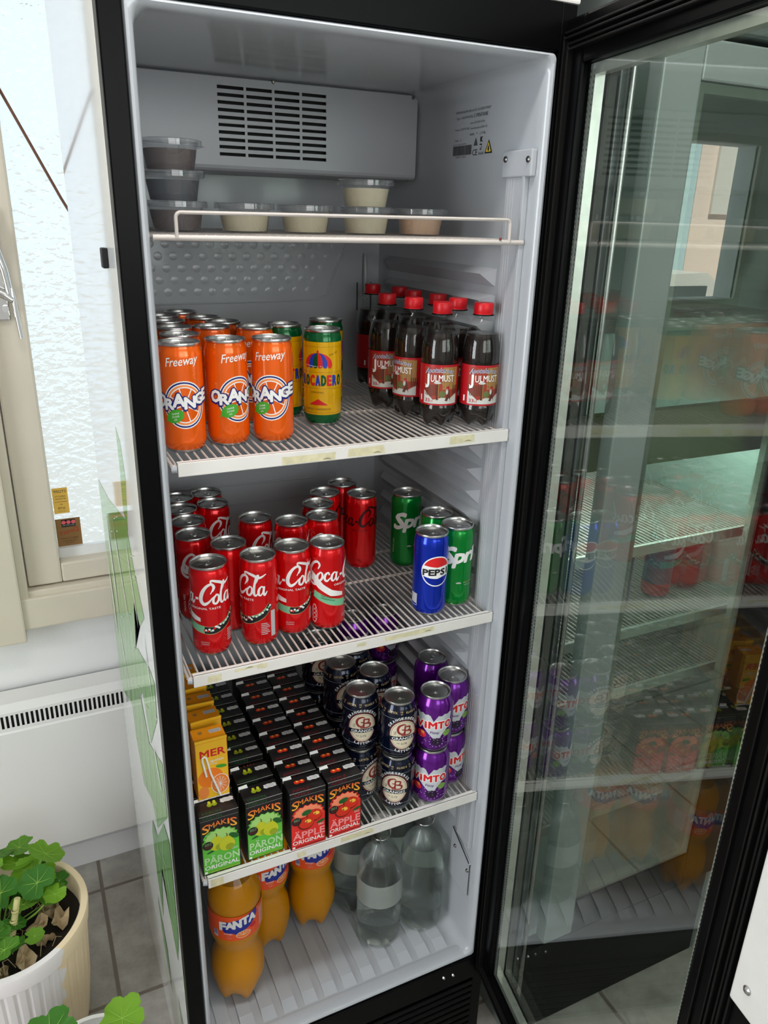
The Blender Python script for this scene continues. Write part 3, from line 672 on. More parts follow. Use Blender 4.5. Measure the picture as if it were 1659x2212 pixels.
def ringpanel(mb,x0,x1,z0,z1,w,y0,y1,m):
    mb.box((x0,y0,z0),(x0+w,y1,z1),m); mb.box((x1-w,y0,z0),(x1,y1,z1),m); mb.box((x0+w,y0,z0),(x1-w,y1,z0+w),m); mb.box((x0+w,y0,z1-w),(x1-w,y1,z1),m)
mb=MB(); ringpanel(mb,.0475,.5255,-.0145,1.5945,.013,.004,.018,'spacer')
for z in [(-.008+.0065*k) for k in range(246)]:
    for x in (.0495,.0575,.5145,.5225): mb.box((x,.0030,z),(x+.0014,.0045,z+.003),'ink_grey')
mb.build('spacer_bar',door,fix=False)
for i,y in enumerate((-.0005,.020)):
    mb=MB(); mb.box((.047,y,-.015),(.526,y+.003,1.595),'door_glass'); mb.build('glass_pane',door)
mb=MB(); mb.box((.592,-.017,.632),(.662,-.010,1.04),'rail_white',.003); mb.box((.616,-.012,.632),(.662,.040,1.04),'rail_white',.003); hd=mb.build('handle_plate',door)
mb=MB(); mb.box((.646,-.0182,.730),(.657,-.0168,.80),'black_matt'); mb.build('handle_slot',hd)
mb=MB(); mb.lathe([(.00001,.003),(.003,.0026),(.005,.001),(.005,-.001)],'steel',16); o=mb.build('screw',hd); o.location=(.612,-.0175,.666); o.rotation_euler=(PI/2,0,0)
# ================================================================ SHELVES
ZA,ZB,ZCc,ZD=1.381,1.1024,.7826,.4011
mb=MB(); wr=.0016
def grid(top,rail):
    mb=MB(); x=.0235
    for k in range(45):
        mb.tube([(x+.0112*k,.0235,-wr),(x+.0112*k,.470,-wr)],wr,'wire_white',6)
    for y in (.0245,.222,.330,.466):
        mb.tube([(.020,y,-.0048),(.530,y,-.0048)],.0025,'wire_white',8)
    for x in (.0195,.5305): mb.tube([(x,.024,-.0045),(x,.468,-.0045)],.0025,'wire_white',8)
    if not rail: mb.tube([(.0165,.022,-.004),(.532,.022,-.004)],.0036,'wire_white',10)
    return mb
def shelf(z,label,rail,tapes=(),broken=False):
    s=empty('wire_shelf',(0,0,z),0,label,'shelf','white wire shelves inside the cooler')
    grid(z,rail).build('wire_grid',s)
    if rail:
        mb=MB(); mb.box((.0255,.0175,-.0178),(.5330,.0212,.0012),'rail_white',.0012); mb.box((.0255,.0175,-.0005),(.5330,.0270,.0012),'rail_white',.0008); r=mb.build('front_rail',s)
        mb=MB(); mb.tube([(.5335,.0205,-.0085),(.5405,.0240,-.0085)],.0052,'liner_matt',10) if not broken else mb.tube([(.5335,.0205,-.0085),(.5385,.024,-.0085)],.0052,'liner_matt',10)
        mb.tube([(.0255,.0215,-.0085),(.0190,.0240,-.0085)],.0045,'liner_matt',10); mb.build('end_clip',s)
        if tapes:
            rnd=random.Random(int(z*1000))
            for (a,b,c,e) in tapes:
                d=Deco()
                nn=7; P=[(a+(b-a)*k/nn+rnd.uniform(-.0015,.0015),c+rnd.uniform(-.0007,.0007)) for k in range(nn+1)]+[(b-(b-a)*k/nn+rnd.uniform(-.0015,.0015),e+rnd.uniform(-.0007,.0007)) for k in range(nn+1)]
                d.poly(P,'tape_cream',1)
                if b-a>.03: d.stroke([(b-.018,c+.002,.0006),(b-.012,c+.003,.0014),(b-.006,c+.002,.0006)],'dirt',2)
                d.build('tape_residue',planemap((0,.0175,0),(1,0,0),(0,0,1),(0,-1,0)),r)
    return s
sA=shelf(ZA,'topmost white wire shelf with a raised guard rail, holding dip tubs',False)
mb=MB(); G=[]
def arc(cx,cz,r,a0,a1,n=5): return [(cx+r*math.cos(math.radians(a0+(a1-a0)*k/n)),.0195,cz+r*math.sin(math.radians(a0+(a1-a0)*k/n))) for k in range(n+1)]
mb.tube([(.0440,.0195,-.004)]+arc(.0500,.0180,.006,180,90)+arc(.5010,.0200,.006,90,0)+[(.5070,.0195,-.004)],.0022,'wire_white',8); mb.build('guard_rail',sA)
mb=MB(); mb.lathe([(.00001,.002),(.0015,.0015),(.002,-.001)],'rust',8); o=mb.build('rust_spot',sA); o.location=(.4925,.0195,.0005)
shelf(ZB,'second wire shelf from the top, carrying orange cans and dark soda bottles',True,[(.165,.243,-.0165,-.0055),(.262,.320,-.0150,-.0030),(.4280,.4720,-.0125,-.0010)])
shelf(ZCc,'third wire shelf from the top, carrying the red cola cans',True,[(.045,.066,-.0145,-.0035),(.085,.120,-.0055,-.0015),(.120,.134,-.0090,-.0010),(.280,.296,-.0090,-.0030),(.330,.420,-.0100,-.0015)])
sD=shelf(ZD,'lowest wire shelf, carrying juice cartons and stacked dark and purple cans',True,[(.030,.050,-.0165,-.0010),(.176,.192,-.014,-.004),(.255,.318,-.0120,-.0010)],True)
# ================================================================ CANS
def lid(parent,rr,h):
    mb=MB(); A='aluminium'
    mb.lathe([(rr-.0015,h-.0045),(rr,h-.0035),(rr+.0004,h-.0012),(rr,h),(rr-.0010,h+.0002),(rr-.0018,h-.0008),(rr-.0022,h-.0050),(rr-.0040,h-.0055),(rr-.0050,h-.0038),(rr-.0070,h-.0034),(.00001,h-.0034)],A,40)
    mb.build('lid',parent)
    mb=MB(); zt=h-.0026
    P=[(.0055*math.cos(2*PI*k/14)*.9,.0075*math.sin(2*PI*k/14)) for k in range(14)]
    vs=[(x,y-.001,zt) for x,y in P]+[(x*.48,y*.42+.0015,zt) for x,y in P]+[(x,y-.001,zt-.0007) for x,y in P]
    fs=[(k,(k+1)%14,14+(k+1)%14,14+k) for k in range(14)]+[(k,28+k,28+(k+1)%14,(k+1)%14) for k in range(14)]
    mb.add(vs,fs,A); mb.lathe([(.0018,zt-.0004),(.0016,zt+.0006),(.00001,zt+.0008)],A,10,c=(0,-.0045)); o=mb.build('pull_tab',parent,fix=False)
    mb=MB(); mb.tube([(.009*math.sin(2*PI*k/20),-.0125+.0085*math.cos(2*PI*k/20)-.002,h-.0034) for k in range(21)],.0004,'steel_dark',5,False); mb.build('mouth_score',parent,fix=False)
def slimprof(top='can_red',bot=None,body=None):
    body=body or top; bot=bot or body
    return [(.0195,.0012,'aluminium'),(.0225,.0,'aluminium'),(.0238,.0010,'aluminium'),(.0250,.0038,bot),(.0276,.0082,bot),(.0287,.0125,bot if bot!=body else body),(.0289,.0145,body),(.0289,.1250,top),(.0289,.1290,top),(.0284,.1325,top),(.0270,.1378,top),(.0262,.1405,top),(.0262,.1415,'aluminium'),(.0262,.1420,'aluminium')]
def stdprof(body):
    return [(.0200,.0020,'aluminium'),(.0235,.0,'aluminium'),(.0252,.0014,'aluminium'),(.0265,.0050,body),(.0310,.0110,body),(.0328,.0165,body),(.0330,.0190,body),(.0330,.0900,body),(.0326,.0945,body),(.0312,.0995,body),(.0285,.1060,body),(.0266,.1095,body),(.0262,.1110,'aluminium'),(.0262,.1118,'aluminium')]
def can(name,prof,h,rr,deco,label,cat,group,parts=True):
    o=empty(name,(0,0,0),0,label,cat,group)
    mb=MB(); mb.lathe([(p[0],p[1],p[2]) for p in prof],prof[5][2],44); mb.build('body',o)
    lid(o,rr,h)
    if deco: deco.build('printed_artwork',cylmap(prof),o,step=.003,vstep=.004 if prof[7][1]<.1 else None)
    return o
CANS={}
# ---- orange soda
d=Deco(); cy=.066
for r_,w,m in ((.0262,.0012,'ink_white'),(.0250,.0018,'navy_blue'),(.0232,.0012,'ink_white')): d.ring(0,cy,r_,r_,w,m,1)
d.ring(0,cy,.0220,.0220,.0022,'orange_pale',1); d.ring(0,cy,.0198,.0198,.0012,'ink_white',1)
for k in range(8):
    a=2*PI*k/8+.3; d.poly([(.002*math.cos(a-.3),cy+.002*math.sin(a-.3)),(.0190*math.cos(a-.03),cy+.0190*math.sin(a-.03)),(.0190*math.cos(a+.03),cy+.0190*math.sin(a+.03)),(.002*math.cos(a+.3),cy+.002*math.sin(a+.3))],'ink_white',1)
d.xf(1.10,1.22,0,cy)
xs=[-.0325,-.0205,-.0075,.0070,.0205,.0325]
for i,ch in enumerate('ORANGE'):
    hh=(.0155,.0140,.0165,.0150,.0140,.0150)[i]; yy=cy-.004+(.001,-.003,.0005,-.003,.001,.0035)[i]+.0008*i; ww=(.0140,.0125,.0155,.0145,.0128,.0112)[i]
    d.text(ch,xs[i],yy-.0008,hh+.0012,'navy_blue',3,w=ww+.0010,bold=.13,slope=.10); d.text(ch,xs[i],yy+.0004,hh,'ink_white',5,w=ww-.0008,bold=.055,slope=.10)
d.text('Freeway',-.001,.1180,.0115,'ink_white',1,w=.043,bold=.008,shear=.18,slope=.10)
d.ell(-.0135,cy-.0150,.0125,.0085,'leaf_green',6,rot=.45); d.poly([(-.028,cy-.024),(-.020,cy-.0205),(-.022,cy-.0155)],'leaf_green',6)
for q,t in enumerate(('OHNE','ZUCKER','6%')): d.text(t,-.0128,cy-.0125-.0040*q,.0024,'ink_white',7,w=.010 if q<2 else .004,slope=.2)
CANS['orange']=can('soda_can',slimprof('can_orange'),.1455,.0272,d,'','can','orange soda cans')
# ---- yellow
d=Deco(); cy=.0975
cols=['red_ink','royal','can_green_dark','red_ink','royal','red_ink']
for k in range(6):
    f0=-1+2*k/6; f1=-1+2*(k+1)/6; P=[]
    for q in range(9): t=PI/2*q/8; P.append((.0185*f0*math.cos(t),cy-.002+.0140*math.sin(t)))
    for q in range(8,-1,-1): t=PI/2*q/8; P.append((.0185*f1*math.cos(t),cy-.002+.0140*math.sin(t)))
    d.poly(P,cols[k],2+.2*k); d.ell(.0185*(f0+f1)/2,cy-.0025,.0185/6,.0042,cols[k],3.5+.2*k,n=20)
d.ell(0,cy+.0135,.0013,.0018,'red_ink',3); d.stroke([(-.0185,cy-.003,.0005),(0,cy-.0045,.0005),(.0185,cy-.003,.0005)],'ink_white',4); d.xf(1.18,1.22,0,cy)
for i,(ch,m) in enumerate(zip('TROCADERO',['red_ink','royal','can_green_dark','red_ink','royal','can_green_dark','red_ink','royal','can_green_dark'])): d.text(ch,-.0352+.0088*i,.0635,.0152,m,2,w=.0062,bold=.05)
d.text('ORIGINAL',-.001,.0515,.0028,'scene_brown',2,w=.021); d.poly([(-.0150,.0335),(.0155,.0330),(.0002,.0425)],'red_ink',2)
d.text('SAFTIG LÄSKEDRYCK',0,.0255,.0028,'scene_brown',2,w=.040); d.text('Sedan 1953',.024,.110,.0026,'scene_brown',2,w=.014,slope=.3)
for z in (.1210,.0830,.0585,.0210): d.rect(-.06,z,.06,z+.0003,'scene_brown',1)
P=slimprof('can_green_dark',bot='can_green_dark',body='can_yellow'); P=[p for p in P]; P[6]=(.0289,.0180,'can_yellow'); P[7]=(.0289,.1280,'can_green_dark'); P[5]=(.0288,.0125,'can_green_dark'); P[4]=(.0276,.0082,'can_green_dark')
CANS['yellow']=can('soda_can',P,.1455,.0272,d,'','can','yellow and green soda cans')
# ---- cola script
def cola(d,m,L=2,cy=.0,s=1.0,part='both'):
    """flowing script word in two halves joined by a hyphen, centre (0,cy)"""
    def S(pts,ox=0): d.stroke([((ox+x)*s,cy+y*s,w*s) for x,y,w in pts],m,L)
    C=[(.016,.0150,.0012),(.0185,.0205,.0026),(.0150,.0245,.0030),(.0085,.0215,.0034),(.0030,.0135,.0046),(.0012,.0050,.0048),(.0050,.0000,.0040),(.0110,.0025,.0026),(.0160,.0080,.0010)]
    o_=[(.006,.0105,.0016),(.0022,.0070,.0030),(.0018,.0015,.0030),(.0052,.0000,.0026),(.0085,.0040,.0030),(.0085,.0095,.0024),(.0055,.0112,.0014),(.0045,.0090,.0010)]
    c_=[(.0080,.0080,.0022),(.0068,.0112,.0020),(.0030,.0085,.0030),(.0018,.0030,.0032),(.0048,.0000,.0026),(.0095,.0045,.0010)]
    a_=[(.0080,.0095,.0018),(.0055,.0112,.0018),(.0022,.0072,.0030),(.0018,.0018,.0030),(.0045,.0002,.0018),(.0085,.0060,.0014)]
    at=[(.0092,.0112,.0024),(.0080,.0040,.0030),(.0095,.0000,.0026),(.0130,.0045,.0010)]
    l_=[(.0025,.0120,.0010),(.0070,.0200,.0022),(.0085,.0255,.0020),(.0058,.0235,.0022),(.0028,.0110,.0030),(.0025,.0020,.0030),(.0050,.0000,.0022),(.0080,.0040,.0010)]
    i0=len(d.items)
    # Coca
    S(C,-.0500); S([(-.0060,.0090,.0012),(-.0078,.0040,.0034),(-.0062,-.0020,.0036),(.0010,-.0060,.0036),(.0120,-.0050,.0030),(.0200,-.0075,.0012)],-.0440)
    S(o_,-.0365); S(c_,-.0265); S(a_,-.0170); S(at,-.0170)
    d.rect(-.0030*s,cy+.0050*s,.0012*s,cy+.0080*s,m,L)
    # Cola
    S(C,.0035); S([(.0130,.0125,.0010),(.0165,.0200,.0016),(.0140,.0285,.0022),(.0240,.0262,.0034),(.0330,.0225,.0030),(.0420,.0265,.0010)],.0040)
    S(o_,.0185); S(l_,.0275); S(a_,.0340); S(at,.0340); d.xf(1.17,1.30,0,cy,i0)
d=Deco(); cola(d,'ink_white',2,.089,1.0); d.text('ORIGINAL TASTE',.010,.0800,.0034,'ink_white',6,w=.048,bold=.015)
i0=len(d.items)
d.poly([(-.060,.078),(-.052,.0745),(-.040,.066),(-.028,.0605),(-.010,.056),(-.010,.0525),(-.030,.0545),(-.048,.062),(-.060,.070)],'ink_white',2)
P=[(-.055,.0560,.0062),(-.030,.0490,.0064),(-.005,.0450,.0064),(.010,.0450,.0064),(.030,.0510,.0060),(.040,.0590,.0058)]; d.stroke([(x,y,w+.0010) for x,y,w in P],'gold_ink',2); d.stroke(P[:3],'mint',3); d.stroke(P[2:],'ink_black',3)
rnd=random.Random(11)
for k in range(22):
    t=k/21; x=-.005+.045*t; y=.0450+(.014*t*t)+rnd.uniform(-.0015,.0015); d.ell(x,y,.0016,.0010,rnd.choice(['ink_white','ink_white','mint','red_ink']),4+(k%3),n=10)
d.xf(1.12,1.75,0,.045,i0)
for q_ in range(i0,len(d.items)):
    vs_,fs_,m_,L_=d.items[q_]; d.items[q_]=([(x+.014,y+.001) for x,y in vs_],fs_,m_,L_)
d.text('VINN EPISKA',-.026,.0600,.0026,'can_green_dark',8,w=.018,shear=.2,slope=-.25); d.text('SOMMARUPPLEVELSER',-.024,.0555,.0026,'can_green_dark',8,w=.022,shear=.2,slope=-.25)
d.text('DELICIOUS &',.008,.0240,.0020,'pale_grey',2,w=.013); d.text('REFRESHING',.008,.0205,.0020,'pale_grey',2,w=.012)
d.text('PANTA MIG',-.057,.034,.0042,'ink_white',2,w=.030,rot=PI/2); 
for k in range(4): d.ring(-.047,.018+.0075*k,.0036,.0034,.0005,'ink_white',2,n=14)
d.ring(-.047,.0292,.0052,.0168,.0005,'ink_white',2)
for k in range(7): d.rect(.044,.040-.0030*k,.044+.014*(.7+.3*((k*7)%3)/2),.0412-.0030*k,'pale_grey',2)
d.rect(.060,.016,.068,.060,'pale_grey',2)
CANS['cola']=can('soda_can',slimprof('can_red'),.1455,.0272,d,'','can','red cola cans')
d=Deco(); cola(d,'cocoa_red',2,.089,1.0); d.text('ZERO SUGAR',.006,.0790,.0032,'cocoa_red',2,w=.030); d.text('DELICIOUS & REFRESHING',.000,.0200,.0018,'cocoa_red',2,w=.022); d.rect(.046,.02,.054,.055,'pale_grey',2)
CANS['zero']=can('soda_can',slimprof('can_red'),.1455,.0272,d,'','can','red cola cans with dark lettering')
# ---- lemon-lime
d=Deco(); cy=.087
def T(ch,x,y,h,w,sh=.22,b=.05): d.text(ch,x,y,h,'ink_white',2,w=w,bold=b,shear=sh,slope=.16)
T('S',-.0290,cy-.003,.0230,.0150); T('p',-.0135,cy,.0190,.0130); T('r',-.0010,cy+.001,.0190,.0095); T('i',.0070,cy+.001,.0190,.0050); T('t',.0150,cy+.002,.0190,.0085); T('e',.0265,cy+.003,.0190,.0125)
d.xf(1.30,1.30,0,cy+.008)
d.stroke([(-.020,.046,.0012),(-.015,.0465,.0030),(-.011,.0460,.0012)],'pale_grey',2); d.text('SMAK AV CITRON',.004,.0455,.0028,'gold_ink',2,w=.022); d.text('OCH LIME',.002,.0410,.0020,'pale_grey',2,w=.014); d.text('PANTA MIG',-.046,.044,.0036,'pale_grey',2,w=.028,rot=PI/2)
CANS['lime']=can('soda_can',slimprof('can_green'),.1455,.0272,d,'','can','green lemon-lime soda cans')
# ---- blue cola
d=Deco(); cy=.083; R_=.0225
d.ell(0,cy,R_,R_,'ink_white',1,n=40)
def seg(a0,a1,base,m):
    P=[(.0208*math.cos(a0+(a1-a0)*k/16),cy+.0208*math.sin(a0+(a1-a0)*k/16)) for k in range(17)]; P+=base; d.poly(P,m,2)
seg(.32,PI-.45,[(-.010,cy+.0075),(0,cy+.0060),(.010,cy+.0070)],'red_ink'); seg(PI+.35,2*PI-.40,[(.010,cy-.0085),(0,cy-.0110),(-.010,cy-.0098)],'can_blue')
for i,ch in enumerate('PEPSI'): d.text(ch,-.0165+.0084*i,cy-.0055,.0088,'ink_black',3,w=(.0072 if ch!='I' else .0024),bold=.05)
d.xf(1.2,1.2,0,cy)
d.rect(-.050,.016,-.034,.038,'pale_grey',1); d.rect(-.049,.017,-.035,.020,'can_blue',2)
CANS['blue']=can('soda_can',slimprof('can_blue'),.1455,.0272,d,'','can','blue cola can')
# ---- dark beer
d=Deco(); cy=.055
d.ell(0,cy,.0222,.0262,'badge_red',1,n=40); d.ell(0,cy,.0216,.0256,'can_navy',2,n=40); d.ell(0,cy,.0205,.0245,'badge_cream',3,n=40); d.ring(0,cy,.0190,.0230,.0005,'badge_red',4)
d.poly([(-.0208,cy-.0088),(.0208,cy-.0088),(.0222,cy-.0022),(-.0222,cy-.0022)],'can_navy',5); d.text('GRÄNGES',0,cy-.0078,.0044,'ink_white',7,w=.034,bold=.03)
d.text('2,1%',.001,cy-.0165,.0034,'ink_black',5,w=.009); d.text('VOL.',-.0075,cy-.0150,.0020,'ink_black',5,w=.005); d.text('18',-.0128,cy+.004,.0024,'ink_black',5,w=.0035); d.text('97',-.0128,cy+.0008,.0024,'ink_black',5,w=.0035)
d.stroke([(.0030,cy+.0160,.0010),(.0000,cy+.0185,.0022),(-.0065,cy+.0160,.0032),(-.0088,cy+.0095,.0034),(-.0060,cy+.0035,.0030),(-.0005,cy+.0025,.0022),(.0018,cy+.0070,.0026)],'badge_red',6)
d.stroke([(.0018,cy+.0155,.0024),(.0015,cy+.0050,.0024),(.0015,cy+.0000,.0024)],'badge_red',6); d.stroke([(.0015,cy+.0145,.0018),(.0090,cy+.0135,.0026),(.0080,cy+.0085,.0020),(.0015,cy+.0075,.0016)],'badge_red',6); d.stroke([(.0015,cy+.0078,.0016),(.0108,cy+.0062,.0030),(.0095,cy+.0004,.0022),(-.0035,cy-.0002,.0020)],'badge_red',6); d.stroke([(-.0030,cy+.0095,.0016),(.0015,cy+.0095,.0020)],'badge_red',6)
def arctext(t,R0x,R0y,cyy,a0,a1,h,m,L,up=True):
    n=len(t)
    for i,ch in enumerate(t):
        if ch==' ': continue
        a=a0+(a1-a0)*(i+.5)/n; x=R0x*math.cos(a); y=cyy+R0y*math.sin(a); rot=a-PI/2 if up else a+PI/2
        d.text(ch,x,y,h,m,L,w=h*.8,bold=.03,rot=rot)
arctext('GRANGESBERGS',.0232,.0272,cy,PI-.45,.45,.0042,'ink_white',3); arctext('LÄTTÖL',.0268,.0305,cy,PI+1.05,2*PI-1.05,.0042,'ink_white',3,False)
d.xf(1.18,1.18,0,cy)
for k in range(6):
    d.text('LÄTTÖL' if k%2==0 else 'KLASS II',-.086+.0345*k-.004,.0975,.0034,'gold_ink',2,w=.019,bold=.02); d.text('18',-.086+.0345*k+.0125,.0995,.0026,'gold_ink',2,w=.004); d.text('97',-.086+.0345*k+.0125,.0955,.0026,'gold_ink',2,w=.004)
d.rect(-.09,.0885,.09,.0888,'silver_ink',1); d.rect(-.09,.0225,.09,.0228,'silver_ink',1)
CANS['beer']=can('beer_can',stdprof('can_navy'),.1152,.0268,d,'','can','dark blue beer cans')
# ---- purple
d=Deco(); cy=.056
d.poly([(-.0270,cy+.0235),(-.0235,cy+.0250),(-.0200,cy+.0225),(-.0160,cy+.0245),(-.0120,cy+.0215),(-.0080,cy+.0235),(-.0045,cy+.0215),(0,cy+.0120),(.0065,cy+.0225),(.0110,cy+.0215),(.0150,cy+.0245),(.0190,cy+.0235),(.0240,cy+.0260),(.0270,cy+.0240),(.0240,cy+.0100),(.0200,cy-.0020),(.0120,cy-.0120),(.0070,cy-.0210),(.0010,cy-.0190),(-.0040,cy-.0135),(-.0120,cy-.0040),(-.0210,cy+.0080)],'silver_ink',1)
i0=len(d.items); xs=(-.0200,-.0108,-.0010,.0105,.0208)
for i,ch in enumerate('ViMTO'):
    wd=(.0105,.0034,.0118,.0092,.0098)[i]; d.text(ch,xs[i],cy-.0020+.0005*i,.0130,'ink_white',2,w=wd-.0005,bold=.11); d.text(ch,xs[i],cy-.0014+.0005*i,.0118,'red_ink',4,w=wd-.0010,bold=.05)
d.text('Fizzy',.0020,cy-.0095,.0042,'can_purple',4,w=.012,shear=.15,bold=.02)
d.ell(-.0170,cy-.0135,.0075,.0065,'berry_red',3); d.ell(-.0150,cy-.0100,.0030,.0028,'orange_pale',4); d.ell(.0050,cy-.0240,.0075,.0070,'berry_dark',3); d.ell(.0200,cy-.0105,.0062,.0055,'berry_green',3)
rnd=random.Random(4)
for k in range(26): d.ell(rnd.uniform(-.026,.028),cy-.012-rnd.random()*.020,.0006,.0006,'silver_ink',5,n=6)
for a in range(12): t=2*PI*a/12; d.ell(.0050+.0095*math.cos(t),cy-.0240+.0090*math.sin(t),.0007,.0007,'silver_ink',5,n=6)
d.xf(1.30,1.16,0,cy+.002)
d.rect(.050,.02,.066,.085,'berry_dark',1); 
for k in range(10): d.rect(.052,.028+.005*k,.064,.0288+.005*k,'pale_grey',2)
CANS['purple']=can('soda_can',stdprof('can_purple'),.1152,.0268,d,'','can','purple fruit soda cans')
# ---- placing
used=set()
def put(kind,x,y,z,deg,label,group=None,absrot=False):
    src=CANS[kind]; rz=facing(x,y,deg)
    if kind not in used:
        used.add(kind); src.location=(x,y,z); src.rotation_euler=(0,0,rz); src['label']=label
        if group: src['group']=group
        return src
    return dup(src,(x,y,z),rz,label,group)
OR=[(.051,.090,5,'orange soda can at the far left of the front row, half behind the cooler edge'),
(.115,.101,32,'orange soda can second from the left in the front row'),
(.1785,.094,-6,'orange soda can at the right end of the front row, beside the yellow can'),
(.066,.160,60,'orange soda can right behind the leftmost front orange can'),
(.072,.232,20,'orange soda can third from the front in the left column of orange cans'),
(.127,.228,70,'orange soda can behind the gap between the two left front orange cans'),
(.188,.208,-15,'orange soda can standing directly behind the rightmost front orange can'),
(.157,.276,100,'orange soda can in the rear rows, left of the hidden yellow can'),
(.076,.303,30,'orange soda can fourth from the front at the left edge'),
(.140,.338,30,'orange soda can in the second row from the back, right of the leftmost ones'),
(.080,.372,-60,'orange soda can fifth from the front at the left edge'),
(.120,.418,10,'orange soda can standing farthest back on its shelf')]
for x,y,a,l in OR: put('orange',x,y,ZB,a,l)
put('yellow',.2795,.161,ZB,-14,'yellow and green can with an umbrella picture, in the open on the shelf')
put('yellow',.324,.264,ZB,60,'yellow and green can hidden behind the umbrella can with only its top showing')
put('yellow',.240,.226,ZB,95,'yellow and green can behind the rightmost orange can, side turned to view')
CO=[('cola',.0715,.0895,-38,'red cola can standing farthest forward at the left of its shelf'),
('cola',.1465,.0885,-84,'red cola can second from the left in the front row, its logo ending there'),
('cola',.2045,.1010,-25,'red cola can in the front row, third from the left, without a ribbon showing'),
('cola',.2610,.0950,50,'red cola can at the right end of the front row with a green ribbon'),
('cola',.1170,.1480,165,'red cola can just behind the two left front cans, back turned with upright writing'),
('cola',.0740,.2030,75,'red cola can behind the front left one, beside the cooler edge'),
('cola',.0790,.2630,90,'red cola can third from the front at the left edge'),
('cola',.0795,.3220,120,'red cola can fourth from the front at the left edge'),
('cola',.0860,.3810,200,'red cola can fifth from the front at the left edge'),
('cola',.1365,.3300,-25,'red cola can near the back, right of the left edge column'),
('cola',.1390,.3890,60,'red cola can farthest back on the left side of its shelf'),
('cola',.1860,.2370,-20,'red cola can standing alone in the middle, second row'),
('cola',.2380,.2000,40,'red cola can behind the third front can'),
('cola',.2945,.2050,80,'red cola can behind the green ribbon can'),
('zero',.3090,.2625,40,'red cola can with dark script, fourth from the back in its slanting row'),
('zero',.3420,.3140,25,'red cola can with dark script, just left of the rearmost one'),
('zero',.3930,.3530,20,'red cola can with dark script, rearmost of its slanting row'),
('zero',.4030,.2830,-15,'red cola can with dark script at the right end, its whole body visible')]
for k,x,y,a,l in CO: put(k,x,y,ZCc,a,l)
put('lime',.485,.258,ZCc,46,'green lemon-lime can standing apart at the back right')
put('lime',.487,.144,ZCc,200,'green lemon-lime can mostly hidden behind the blue can')
put('lime',.4935,.0850,ZCc,46,'green lemon-lime can in front at the right wall')
put('blue',.4375,.0725,ZCc,24,'blue cola can with a round white and red emblem')
s115=.1150
BE=[(.382,.0605,18,-5,'front dark beer can stack beside the purple cans'),(.329,.1065,8,52,'stack behind the apple cartons'),(.3300,.2010,30,60,'third stack along the cartons'),(.3760,.1530,20,20,'stack just behind the front one'),(.3240,.3040,20,70,'rearmost stack along the cartons'),(.3720,.2400,15,15,'stack in the fourth row under the shelf edge')]
for x,y,a,b,l in BE:
    put('beer',x,y,ZD,b,'lower dark blue beer can of the '+l); put('beer',x,y,ZD+s115,a,'upper dark blue beer can of the '+l)
PU=[(.4490,.0510,0,-6,'front stack of purple cans'),(.5010,.0820,12,40,'stack of purple cans at the right wall'),(.4960,.1500,150,20,'second row stack of purple cans at the right wall'),(.4900,.3520,30,30,'rear stack of purple cans seen through the shelf above'),(.4200,.3540,20,20,'rear left stack of purple cans seen through the shelf above')]
for x,y,a,b,l in PU:
    put('purple',x,y,ZD,b,'lower can in the '+l); put('purple',x,y,ZD+s115,a,'upper can in the '+l)
put('purple',.4220,.2950,ZD,90,'dull purple can in the gap between the beer and purple stacks'); put('purple',.4350,.1250,ZD,120,'single low purple can hidden between the two front purple stacks')
